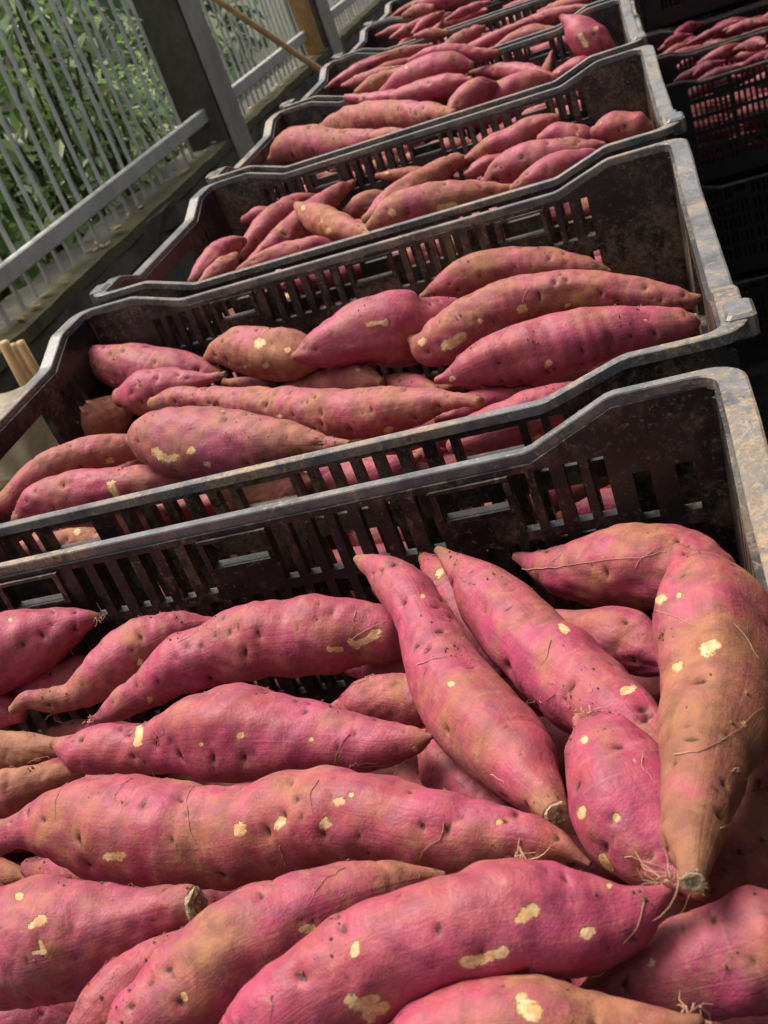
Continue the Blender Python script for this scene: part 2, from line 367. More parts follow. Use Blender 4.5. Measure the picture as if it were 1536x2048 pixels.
def shrub(x, y, h, w, mat, size, n, label, slim=0.42, nst=7):
    t = empty('shrub', (x, y, SZ)); tips = []
    b = MB()
    for i in range(nst):
        a = rng.uniform(0, 6.28); r_ = w * rng.uniform(0.25, 1.0); hh = h * rng.uniform(0.7, 1.05); tt = np.linspace(0, 1, 8)
        p = np.stack([math.cos(a) * r_ * tt ** 1.4 + rng.normal(0, .012, 8), math.sin(a) * r_ * tt ** 1.4 + rng.normal(0, .012, 8), hh * tt], 1); p[0] = (math.cos(a) * .03, math.sin(a) * .03, 0)
        b.tube(p, np.linspace(0.012, 0.003, 8), 5); tips.append(p)
    b.build('stem', M['bark'], t)
    tips = np.concatenate([np.stack([np.interp(np.linspace(0.15, 1, 30), np.linspace(0, 1, 8), p[:, i]) for i in range(3)], 1) for p in tips])
    def c():
        p = tips[rng.integers(len(tips))]; return p + rng.normal(0, 1, 3) * np.array([w * .22, w * .22, h * .05])
    foliage('crown', c, n, size, mat, t, slim)
    tag(t, label, 'shrub', 'shrubs behind the railing')
shrub(-1.35, 2.35, 1.15, 0.34, M['leaf_a'], 0.125, 380, 'dark leafy shrub pressed against the first railing panel', 0.4)
shrub(-1.50, 2.95, 1.55, 0.36, M['leaf_a'], 0.11, 480, 'mid green shrub with many thin stems behind the railing')
shrub(-1.32, 3.50, 1.60, 0.30, M['leaf_c'], 0.10, 480, 'tall slender-leaved shrub beside the dark concrete post', 0.34)
shrub(-1.30, 3.90, 1.75, 0.26, M['leaf_c'], 0.09, 520, 'pale fresh green shrub arching in front of the dark post', 0.36)
shrub(-1.40, 4.75, 1.10, 0.34, M['leaf_c'], 0.06, 900, 'fine pale green weed clump low behind the second panel', 0.4)
shrub(-1.45, 5.45, 1.05, 0.36, M['leaf_a'], 0.07, 800, 'low green weed clump behind the bamboo pole', 0.4)
shrub(-1.9, 3.4, 1.9, 0.5, M['leaf_b'], 0.17, 330, 'broad dark shrub standing further back in the garden', 0.42)
shrub(-2.0, 2.3, 1.7, 0.5, M['leaf_b'], 0.17, 300, 'dark broad-leaved shrub behind the near railing panel', 0.42)
shrub(-2.1, 4.6, 1.6, 0.5, M['leaf_a'], 0.15, 300, 'dark shrub set back behind the concrete post', 0.4)
# broad-leaved plant at the near end of the panel
t = empty('broad_leaf_plant', (-1.26, 2.42, SZ))
for (a, l, w, z, dr) in ((0.2, 0.36, 0.11, 0.36, 0.25), (1.1, 0.32, 0.10, 0.30, 0.4), (2.5, 0.34, 0.10, 0.52, 0.2), (4.1, 0.30, 0.09, 0.46, 0.3), (5.3, 0.33, 0.10, 0.42, 0.35), (-1.2, 0.30, 0.09, 0.62, 0.15)):
    n = 12; v = []; f = []
    for i in range(n + 1):
        s_ = i / n; hw = w * 0.5 * math.sin(math.pi * min(1, s_ * 0.97 + 0.02)) ** 0.7; zz = z + 0.12 * s_ - dr * s_ * s_ * l * 2
        for q in (-1, 0, 1):
            lx, ly = s_ * l, q * hw
            v.append((lx * math.cos(a) - ly * math.sin(a), lx * math.sin(a) + ly * math.cos(a), zz + abs(q) * hw * 0.35))
    for i in range(n):
        for q in (0, 1): f.append((i * 3 + q, i * 3 + q + 1, i * 3 + q + 4, i * 3 + q + 3))
    me = mesh('leaf', v, f, M['leaf_a'], True); ca = me.color_attributes.new('lf', 'FLOAT_COLOR', 'POINT'); ca.data.foreach_set('color', np.tile([0.8, 0.6, 0, 1], len(v)).astype(np.float32))
    link('leaf', me, t)
    b = MB(); b.tube([(0, 0, 0), (math.cos(a) * 0.01, math.sin(a) * 0.01, z * .6), (0, 0, z)], 0.006, 5); b.build('leaf_stalk', M['bark'], t)
tag(t, 'broad-leaved green plant low behind the near end of the railing', 'plant')
# the green mass further back reads as one thicket
def hc():
    y = rng.uniform(-1.0, 13); z = rng.uniform(0, 1) ** 0.8 * (3.0 + 0.5 * math.sin(y * 1.7)); return np.array([-3.1 - rng.uniform(0, 1) ** 2 * 1.2 + 0.35 * math.sin(y * 2.3 + z * 2), y, SZ + z])
h = foliage('thicket', hc, 6500, 0.19, M['leaf_b'], None, 0.45); tag(h, 'dense dark green thicket far behind the railing', 'thicket', kind='stuff')

b = MB(); b.box(-5.6, -5.4, -8, 16, SZ, SZ + 3.2); o = b.build('garden_wall', M['concrete'], None); tag(o, 'pale rendered wall glimpsed through the thicket', 'wall')
# roof and walls added out of view to keep the right-hand stacks dark
t = empty('added_canopy', (3.4, 3.5, GZ)); b = MB(); xs = np.linspace(-2.55, 3.0, 106); v = []; f = []
for i, x in enumerate(xs):
    z = 2.38 + 0.05 * x + 0.018 * math.sin(i * 1.3); v += [(x, -7.0, z), (x, 7.0, z)]
for i in range(len(xs) - 1): f.append((2 * i, 2 * i + 2, 2 * i + 3, 2 * i + 1))
link('added_roof_sheet', mesh('added_roof_sheet', v, f, M['tin']), t)
for px, py in ((-1.2, 6.6), (2.8, -6.6), (2.8, 6.6), (2.8, 0.0)):
    b = MB(); b.box(px - .05, px + .05, py - .05, py + .05, 0, 2.20, 0.005); b.build('post', M['concrete_dark'], t)
b = MB(); b.box(2.9, 3.0, -7, 7, 0, 2.48); b.build('added_back_wall', M['concrete_dark'], t)
b = MB(); b.box(-2.2, 2.88, 6.9, 7.0, 0, 2.22); b.build('added_gable_wall', M['concrete_dark'], t)
tag(t, 'unseen corrugated roof with posts, added to shade the stacks of crates', 'added_canopy')

# ------------------------------------------------------------------ crates
CL, CW, CH = 0.600, 0.414, 0.300
DIP = 0.025
def hl(x):
    d = min(x, CL - x); return -DIP * min(1, max(0, (d - 0.067) / 0.048))
def he(y):
    d = min(y, CW - y); return -DIP * min(1, max(0, (d - 0.060) / 0.045))
def rim_mesh(mat):
    prof = [(0.0, -0.0070), (0.0, -0.0008), (0.07, 0.0), (0.90, 0.0), (0.985, -0.0005), (1.0, -0.0016), (1.0, -0.0062), (0.80, -0.0062), (0.76, -0.0030)]
    def loop(x0, x1, y0, y1, r):
        P = []; e = 0.0025
        bx = [0.067 - e, 0.067 + e, 0.115 - e, 0.115 + e, 0.2, 0.3, 0.4, 0.485 - e, 0.485 + e, 0.533 - e, 0.533 + e]
        by = [0.060 - e, 0.060 + e, 0.105 - e, 0.105 + e, 0.207, CW - 0.105 - e, CW - 0.105 + e, CW - 0.060 - e, CW - 0.060 + e]
        def arc(cx, cy, a0):
            for i in range(6):
                a = a0 + math.pi / 2 * i / 5; P.append((cx + r * math.cos(a), cy + r * math.sin(a), 0.0))
        arc(x0 + r, y0 + r, math.pi)
        for x in bx: P.append((x, y0, hl(x)))
        arc(x1 - r, y0 + r, -math.pi / 2)
        for y in by: P.append((x1, y, he(y)))
        arc(x1 - r, y1 - r, 0)
        for x in reversed(bx): P.append((x, y1, hl(x)))
        arc(x0 + r, y1 - r, math.pi / 2)
        for y in reversed(by): P.append((x0, y, he(y)))
        return np.array(P)
    o = loop(0, CL, 0, CW, 0.018); i = loop(0.0140, CL - 0.0140, 0.0068, CW - 0.0068, 0.012)
    n = len(o); k = len(prof); v = []; f = []
    for a in range(n):
        for (w, z) in prof:
            p = i[a] + (o[a] - i[a]) * w; v.append((p[0], p[1], p[2] + z))
    for a in range(n):
        b_ = (a + 1) % n
        for j in range(k):
            j2 = (j + 1) % k; f.append((a * k + j, b_ * k + j, b_ * k + j2, a * k + j2))
    return mesh('rim', v, f, mat)
def panel_mesh(name, us, zs, hole, place, top, th, mat):
    """a moulded panel: grid cells, some left open, real thickness; place(u, w, z) -> xyz, top(u) = height of its upper edge"""
    nu, nz = len(us) - 1, len(zs) - 1
    solid = [[not hole((us[i] + us[i + 1]) / 2, (zs[j] + zs[j + 1]) / 2) for j in range(nz)] for i in range(nu)]
    V = {}; v = []; f = []
    def vid(i, j, s):
        if (i, j, s) not in V:
            z = zs[j] if j < nz else top(us[i]); V[(i, j, s)] = len(v); v.append(place(us[i], s * th, z))
        return V[(i, j, s)]
    S = lambda i, j: 0 <= i < nu and 0 <= j < nz and solid[i][j]
    for i in range(nu):
        for j in range(nz):
            if not solid[i][j]: continue
            f.append((vid(i, j, 0), vid(i + 1, j, 0), vid(i + 1, j + 1, 0), vid(i, j + 1, 0)))
            f.append((vid(i, j, 1), vid(i, j + 1, 1), vid(i + 1, j + 1, 1), vid(i + 1, j, 1)))
            if not S(i - 1, j): f.append((vid(i, j, 0), vid(i, j + 1, 0), vid(i, j + 1, 1), vid(i, j, 1)))
            if not S(i + 1, j): f.append((vid(i + 1, j, 0), vid(i + 1, j, 1), vid(i + 1, j + 1, 1), vid(i + 1, j + 1, 0)))
            if not S(i, j - 1): f.append((vid(i, j, 0), vid(i, j, 1), vid(i + 1, j, 1), vid(i + 1, j, 0)))
            if not S(i, j + 1): f.append((vid(i, j + 1, 0), vid(i + 1, j + 1, 0), vid(i + 1, j + 1, 1), vid(i, j + 1, 1)))
    return mesh(name, v, f, mat)
SLOT_U = [.084, .098, .112, .127, .139, .203, .218, .234, .249, .265, .280, .333, .347, .361, .375, .390, .406, .423, .477, .490, .506]
WIN = [(.149, .185), (.289, .325), (.432, .468)]
TIERS = [None, (-0.108, -0.0735), (-0.150, -0.118), (-0.198, -0.164), (-0.248, -0.212)]
def long_wall(extra, mat):
    T0 = -(DIP + 0.0100); W0, W1 = T0 - 0.0185, T0 - 0.0015; TI = [(-0.0675 if DIP > 0.018 else -0.0600, T0)] + TIERS[1:]
    sl = SLOT_U + ([.519, .540, .562] if extra else [])
    def hole(u, z):
        if z > T0: return False
        for a, b_ in WIN:
            if a < u < b_: 
                if W0 < z < W1: return True
                if z > -0.070: return False
                return any(z0 < z < z1 for z0, z1 in TIERS[1:]) and any(abs(u - c) < 0.0032 for c in (a + .004, (a + b_) / 2, b_ - .004))
        t = TI[:]
        if extra and u > 0.53: t = [(-0.0735, -0.045), (-0.108, -0.082)] + t[2:]
        return any(z0 < z < z1 for z0, z1 in t) and any(abs(u - c) < (0.0045 if c > .53 else 0.0042) for c in sl)
    us = {0.014, CL - 0.014, .067, .115, .485, .533}
    for c in sl:
        w = 0.0045 if c > .53 else 0.0042
        us |= {c - w, c + w}
    for a, b_ in WIN:
        us |= {a, b_}
        for c in (a + .004, (a + b_) / 2, b_ - .004): us |= {round(c - .0032, 5), round(c + .0032, 5)}
    us = sorted(us)
    us = [u for i, u in enumerate(us) if i == 0 or u - us[i - 1] > 1e-5]
    zs = sorted({-CH + 0.004, W0, W1, T0, -0.0735, -0.045, -0.082, 0.0} | {z for t in TI for z in t})
    # inner face is w=0; taper of 6 mm towards the base
    place = lambda u, w, z: (u, 0.0085 - w + 0.012 * (-z / CH), z)
    return panel_mesh('side_wall', us, zs, hole, place, lambda u: hl(u) - 0.006, 0.0066, mat)
def end_wall(mat):
    sl = [.083, .098, .114, .300, .316, .331]
    hh = (0.150, 0.264)
    def hole(u, z):
        if hh[0] < u < hh[1] and -0.098 < z < -0.038: return True
        t = [(-0.070, -0.036), (-0.112, -0.082), (-0.160, -0.126)]
        if any(z0 < z < z1 for z0, z1 in t) and any(abs(u - c) < 0.0034 for c in sl): return True
        if z < -0.13 and any(z0 < z < z1 for z0, z1 in ((-0.198, -0.164), (-0.248, -0.212))) and any(abs(u - c) < 0.0034 for c in [.13 + .0155 * i for i in range(11)]): return True
        return False
    us = {0.012, CW - 0.012, .06, .105, CW - .105, CW - .06, *hh}
    for c in sl + [.13 + .0155 * i for i in range(11)]: us |= {round(c - .0034, 5), round(c + .0034, 5)}
    us = sorted(us); us = [u for i, u in enumerate(us) if i == 0 or u - us[i - 1] > 1e-5]
    zs = sorted({-CH + 0.004, -0.098, -0.038, -0.070, -0.036, -0.112, -0.082, -0.160, -0.126, -0.198, -0.164, -0.248, -0.212, 0.0})
    place = lambda u, w, z: (0.0160 - w + 0.014 * (-z / CH), u, z)
    return panel_mesh('end_wall', us, zs, hole, place, lambda u: he(u) - 0.006, 0.0066, mat)
def flip(me, ax, size, name):
    c = me.copy(); c.name = name
    for v in c.vertices: v.co[ax] = size - v.co[ax]
    c.flip_normals(); return c
def make_crate(wm, rm, extra, dip):
    global DIP; DIP = dip; W0, W1 = -DIP - 0.0285, -DIP - 0.0115
    t = empty('crate')
    link('rim', rim_mesh(rm), t)
    lw = long_wall(extra, wm); sw = (link('side_wall', lw, t), link('side_wall', flip(lw, 1, CW, 'side_wall'), t))
    ew = end_wall(wm); link('end_wall', ew, t); link('end_wall', flip(ew, 0, CL, 'end_wall'), t)
    us = sorted({0.030, CL - 0.030} | {0.05 + 0.025 * i + d for i in range(21) for d in (-.005, .005)}); vs = sorted({0.020, CW - 0.020} | {0.05 + 0.045 * i + d for i in range(8) for d in (-.017, .017)})
    hole = lambda u, z: any(abs(u - .05 - .025 * i) < .005 for i in range(21)) and any(abs(z - .05 - .045 * i) < .017 for i in range(8))
    link('base', panel_mesh('base', us, vs, hole, lambda u, w, z: (u, z, -CH + 0.0005 + w), lambda u: vs[-1], 0.006, wm), t)
    for cx in (0, 1):
        for cy in (0, 1):
            b = MB(); x0, x1 = (-0.0045, 0.0115) if cx == 0 else (CL - 0.0115, CL + 0.0045); y0, y1 = (0.014, 0.038) if cy == 0 else (CW - 0.038, CW - 0.014)
            b.box(x0, x1, y0, y1, -0.0125, 0.0024, 0.0018)
            if cy == 0: b.build('stacking_lug', rm, t)
            b = MB(); x0, x1 = (0.0060, 0.0185) if cx == 0 else (CL - 0.0185, CL - 0.0060); y0, y1 = (0.0040, 0.0125) if cy == 0 else (CW - 0.0125, CW - 0.0040)
            b.box(x0, x1, y0, y1, -CH + 0.002, -0.0090, 0.003); b.build('corner_post', wm, t)
    for cy in (0, 1):                                   # raised frames around the label windows
        for a, b_ in WIN:
            m_ = MB(); yy = (0.0092, 0.0112)
            if cy: yy = (CW - 0.0112, CW - 0.0092)
            for (u0, u1, z0, z1) in ((a - .004, b_ + .004, W1 + .0003, W1 + .0024), (a - .004, b_ + .004, W0 - .0028, W0 - .0003), (a - .004, a - .0005, W0, W1), (b_ + .0005, b_ + .004, W0, W1)):
                dy = 0.0014 if not cy else -0.0014
                m_.box(u0, u1, yy[0] + dy, yy[1] + dy, z0, z1)
            m_.build('window_frame', wm, sw[cy])
    return t
PITCH = 0.4503
cr_a = make_crate(M['wall'], M['rim'], True, 0.0215)
cr_b = make_crate(M['wall'], M['rim'], False, 0.0155)
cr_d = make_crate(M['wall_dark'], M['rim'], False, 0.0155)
used = set()
def put_crate(src, loc, rz, label, group):
    o = src if id(src) not in used else copy_tree(src); used.add(id(src))
    o.location = loc; o.rotation_euler = (0, 0, rz); tag(o, label, 'crate', group); return o
ORD = ['first', 'second', 'third', 'fourth', 'fifth', 'sixth', 'seventh', 'eighth']
CRATE_AT = {1: (-0.006, 0.000, 0.000), 2: (0.003, 0.4503, -0.004), 3: (0.004, 0.9006, 0.000), 4: (-0.004, 1.3509, 0.003), 5: (-0.003, 1.8012, -0.002), 6: (0.004, 2.2515, 0.002), 7: (-0.004, 2.7018, 0.0), 8: (0.0, 3.1521, 0.003)}
desc = {1: 'soil-smeared black plastic crate at the end of the row, heaped with large sweet potatoes',
        2: 'second black plastic crate of the row, with a muddy inside corner',
        3: 'third black plastic crate of the row, its hand-hole open to the wall',
        4: 'fourth black plastic crate of the row, heaped up to its rim',
        5: 'fifth black plastic crate of the row', 6: 'sixth black plastic crate of the row',
        7: 'seventh black plastic crate of the row', 8: 'last black plastic crate of the row, the eighth'}
for k in range(1, 9):
    x, y, rz = CRATE_AT[k]
    put_crate(cr_a if k == 1 else cr_b, (x, y, 0), rz, desc[k], 'top crates of the row')
    for lv in (1, 2, 3):
        put_crate(cr_b, (x + rng.normal() * 0.002, y + rng.normal() * 0.001, -CH * lv - 0.0032 * lv), rz * 0.5, 'black plastic crate stacked underneath the row of filled crates', 'crates under the row')
# pallets under the row
def pallet(x, y, z1):
    t = empty('pallet', (x, y, GZ))
    h = z1 - GZ
    for i in range(3):
        b = MB(); b.box(0.0, 0.62, 0.02 + 0.385 * i, 0.10 + 0.385 * i, 0.001, h - 0.022, 0.002); b.build('bearer', M['pallet'], t)
    for i in range(5):
        b = MB(); b.box(0.005 + 0.128 * i, 0.10 + 0.128 * i, 0.0, 0.89, h - 0.0215, h - 0.0005, 0.002); b.build('board', M['pallet'], t)
    tag(t, 'wooden pallet under the stacks of filled crates', 'pallet', 'pallets under the row')
for i in range(4): pallet(-0.01, 0.9006 * i - 0.005, -CH * 4 - 0.0032 * 3)
# shaded stacks on the right
RX, RY, RZ = 0.643, 3.170, -0.4436
RIGHT = []
for k in range(4):
    n = 3 if k < 2 else 5
    for lv in range(n):
        ztop = GZ + CH + lv * (CH + 0.0032)
        top_ = lv == n - 1
        lab = ('black crate of dull purple sweet potatoes on the nearer low shaded stack' if k == 0 else 'black crate of purple sweet potatoes on the low shaded stack before the taller one') if (top_ and k < 2) else ('black crate in the taller shaded stack' if k >= 2 else 'black crate lower in the low shaded stacks')
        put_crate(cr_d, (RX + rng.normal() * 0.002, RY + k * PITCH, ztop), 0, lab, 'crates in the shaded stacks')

# ------------------------------------------------------------------ sweet potatoes
prng = np.random.default_rng(3)
def spline(P, n):
    """resample control points (k,4) smoothly to n stations"""
    P = np.asarray(P, float); d = np.r_[0, np.cumsum(np.linalg.norm(np.diff(P[:, :3], axis=0), axis=1))]
    s = np.linspace(0, d[-1], n); out = np.empty((n, P.shape[1]))
    mt = np.gradient(P, d, axis=0)
    i = np.clip(np.searchsorted(d, s, side='right') - 1, 0, len(d) - 2); h = d[i + 1] - d[i]; t = (s - d[i]) / h
    h00 = 2 * t**3 - 3 * t**2 + 1; h10 = t**3 - 2 * t**2 + t; h01 = -2 * t**3 + 3 * t**2; h11 = t**3 - t**2
    for c in range(P.shape[1]):
        out[:, c] = h00 * P[i, c] + h10 * h * mt[i, c] + h01 * P[i + 1, c] + h11 * h * mt[i + 1, c]
    return out
def fr(v, s, seed):
    """cheap smooth 3-d noise, about -1..1, feature size s metres"""
    g = np.random.default_rng(seed); o = np.zeros(v.shape[:-1])
    for _ in range(5):
        k = g.normal(size=3); k /= np.linalg.norm(k); k *= 2 * math.pi / s * g.uniform(0.6, 1.4); o += np.sin(v @ k + g.uniform(0, 6.28))
    return o / 2.6
def potato_arrays(P, step, seg, seed, detail=True, peel_px=None, cut=None, npeel=2, lump=0.05, end_dirt=0.0):
    g = np.random.default_rng(seed); P = np.asarray(P, float)
    ln = np.linalg.norm(np.diff(P[:, :3], axis=0), axis=1).sum(); n = max(14, int(ln / step))
    S = spline(P, n); r = np.maximum(S[:, 3], 0.0012); c = S[:, :3]
    tan = np.gradient(c, axis=0); tan /= np.linalg.norm(tan, axis=1)[:, None]
    # rounded ends
    def cap(i, sgn, flat):
        R = r[i]; m_ = 5; e = np.arange(1, m_ + 1) / m_ * (math.pi / 2) * 0.985; k = 0.10 if flat else 0.85
        return c[i] + sgn * tan[i] * (R * k * np.sin(e))[:, None], R * np.cos(e)
    c0, r0 = cap(0, -1, False); c1, r1 = cap(-1, 1, cut == 'end')
    cc = np.concatenate([c0[::-1], c, c1]); rr = np.concatenate([r0[::-1], r, r1]); tt = np.concatenate([np.repeat(tan[:1], 5, 0), tan, np.repeat(tan[-1:], 5, 0)])
    N = len(cc); nn = np.empty((N, 3)); up = np.array([0.1, 0.2, 1.0]); q = up - tt[0] * (up @ tt[0]); q /= np.linalg.norm(q)
    for i in range(N):
        q = q - tt[i] * (q @ tt[i]); q /= np.linalg.norm(q); nn[i] = q
    bb = np.cross(tt, nn); th = np.arange(seg) * 2 * math.pi / seg
    dirs = np.cos(th)[None, :, None] * nn[:, None] + np.sin(th)[None, :, None] * bb[:, None]
    base = cc[:, None] + dirs * rr[:, None, None]
    sl = np.r_[0, np.cumsum(np.linalg.norm(np.diff(cc, axis=0), axis=1))]; rm = rr.max()
    disp = lump * fr(base, rm * 2.6, seed + 1) * np.minimum(1, rr / rm * 1.3)[:, None] * rm + 0.032 * rm * fr(base, rm * 1.15, seed + 2)
    disp += 0.012 * rm * fr(base, rm * 0.45, seed + 5)
    gv = np.cos(3 * th + g.uniform(0, 6.28))[None] * np.cos(2 * th + g.uniform(0, 6.28))[None] * fr(cc, 0.09, seed + 6)[:, None]
    disp += 0.045 * gv * rr[:, None]                       # lengthwise grooves and flats
    eye = np.zeros((N, seg))
    if detail:
        # constriction rings and transverse creases
        for _ in range(g.integers(2, 6)):
            s0 = g.uniform(0.08, 0.92) * sl[-1]; a0 = g.uniform(0, 6.28); w = g.uniform(0.7, 1.8)
            da = np.abs((th - a0 + math.pi) % (2 * math.pi) - math.pi); wob = 0.0015 * np.sin(th * 3 + a0)
            disp -= g.uniform(0.0002, 0.0006) * np.exp(-((sl[:, None] - s0 - wob[None]) / max(0.0011, step)) ** 2) * np.exp(-(da / w) ** 2)[None]
        area = 2 * math.pi * np.trapezoid(rr, sl) if hasattr(np, 'trapezoid') else 2 * math.pi * np.trapz(rr, sl)
        ne = int(area / 0.00029 * g.uniform(0.8, 1.2))
        for _ in range(ne):
            s0 = g.uniform(0.04, 0.96) * sl[-1]; a0 = g.uniform(0, 6.28); k = 0.25 + 1.15 * g.random() ** 1.6
            ri = np.interp(s0, sl, rr)
            if ri < 0.006: continue
            ds = sl - s0; da = ((th - a0 + math.pi) % (2 * math.pi) - math.pi) * ri
            row = np.where(np.abs(ds) < 0.012)[0]
            if len(row) == 0: continue
            D = ds[row][:, None]; E_ = da[None, :]
            dim = np.exp(-(D / 0.0032) ** 2 - (E_ / 0.0042) ** 2)
            ws, wa = max(0.00105, step * 0.8), max(0.0020, 2 * math.pi * ri / seg * 0.9)
            sli = np.exp(-((D - g.normal(0, 0.22) * np.abs(E_) - g.normal(0, 0.15) * E_) / ws) ** 2 - (E_ / (wa * g.uniform(0.55, 1.7))) ** 2)
            disp[row] -= k * (0.00075 * dim + 0.0012 * sli)
            eye[row] = np.maximum(eye[row], sli * min(1, 0.42 + 0.6 * k))
    V = base + dirs * disp[..., None]
    peel = np.zeros((N, seg))
    if peel_px:
        pj = project(V); nrm = dirs; view = V - CC; fac = (nrm * view).sum(-1) < 0
        for q in range(len(peel_px)):
            u, v, pr_ = peel_px[q]; u2, v2, _ = peel_px[q + 1] if q + 1 < len(peel_px) else peel_px[q]
            if math.hypot(u2 - u, v2 - v) > 34: u2, v2 = u + pr_ * 0.5, v - pr_ * 0.3
            dx, dy = u2 - u, v2 - v; w = np.clip(((pj[..., 0] - u) * dx + (pj[..., 1] - v) * dy) / (dx * dx + dy * dy + 1e-6), 0, 1)
            d = np.hypot(pj[..., 0] - u - w * dx, pj[..., 1] - v - w * dy); peel = np.maximum(peel, np.where(fac, np.clip(1.0 - 0.5 * d / pr_, 0, 1), 0))
    elif detail:
        for _ in range(npeel):
            s0 = g.uniform(0.1, 0.9) * sl[-1]; a0 = g.uniform(0, 6.28); ri = np.interp(s0, sl, rr); w = g.uniform(0.0015, 0.0038)
            d = np.hypot(sl[:, None] - s0, ((th - a0 + math.pi) % (2 * math.pi) - math.pi)[None] * ri); peel = np.maximum(peel, np.clip(1 - 0.5 * d / w, 0, 1))
    x = sl / sl[-1]; end = np.clip(1 - np.minimum(x, 1 - x) / 0.09, 0, 1) ** 1.3 * g.uniform(0.5, 1.0)
    pa = np.ones((N, seg, 4), np.float32); pa[..., 0] = peel; pa[..., 1] = eye; pa[..., 2] = end[:, None]; pa[..., 3] = x[:, None]; pa[..., 2] += end_dirt * np.clip((x[:, None] - 0.30) / 0.35 + 0.25 * fr(base, 0.05, seed + 8), 0, 1)
    i = np.arange(N - 1)[:, None] * seg; j = np.arange(seg)[None]; j2 = (j + 1) % seg
    F = np.stack([i + j, i + j2, i + seg + j2, i + seg + j], -1).reshape(-1, 4)
    sv = np.stack([np.broadcast_to(sl[:, None], (N, seg)), np.broadcast_to(np.cos(th)[None], (N, seg)), np.broadcast_to(np.sin(th)[None], (N, seg))], -1)
    return V.reshape(-1, 3), F, np.concatenate([pa.reshape(-1, 4), sv.reshape(-1, 3).astype(np.float32)], 1), (cc, rr, tt, N, seg)
def potato_mesh(name, V, F, pa, N, seg, mat):
    nv = len(V); me = bpy.data.meshes.new(name)
    # two end fans
    V = np.vstack([V, V[:seg].mean(0), V[-seg:].mean(0)]); pa = np.vstack([pa, pa[:1], pa[-1:]])
    j = np.arange(seg); T0 = np.stack([np.full(seg, nv), (j + 1) % seg, j], 1); T1 = np.stack([np.full(seg, nv + 1), (N - 1) * seg + j, (N - 1) * seg + (j + 1) % seg], 1)
    loops = np.concatenate([F.reshape(-1), T0.reshape(-1), T1.reshape(-1)]).astype(np.int32)
    tot = np.concatenate([np.full(len(F), 4), np.full(2 * seg, 3)]).astype(np.int32); st = np.r_[0, np.cumsum(tot)[:-1]].astype(np.int32)
    me.vertices.add(len(V)); me.vertices.foreach_set('co', V.astype(np.float32).reshape(-1))
    me.loops.add(len(loops)); me.loops.foreach_set('vertex_index', loops)
    me.polygons.add(len(tot)); me.polygons.foreach_set('loop_start', st); me.polygons.foreach_set('loop_total', tot)
    me.polygons.foreach_set('use_smooth', np.ones(len(tot), bool)); me.update(calc_edges=True)
    ca = me.color_attributes.new('pa', 'FLOAT_COLOR', 'POINT'); ca.data.foreach_set('color', pa[:, :4].reshape(-1).astype(np.float32))
    sa = me.attributes.new('sv', 'FLOAT_VECTOR', 'POINT'); sa.data.foreach_set('vector', pa[:, 4:].reshape(-1).astype(np.float32))
    me.materials.append(mat); return me
NP = 0
SKIN = []                                               # skins of the near crates, for the crumbs of soil
def chain(P, n=12):
    S = spline(P, n); return S[:, :3], np.maximum(S[:, 3], 0.001)
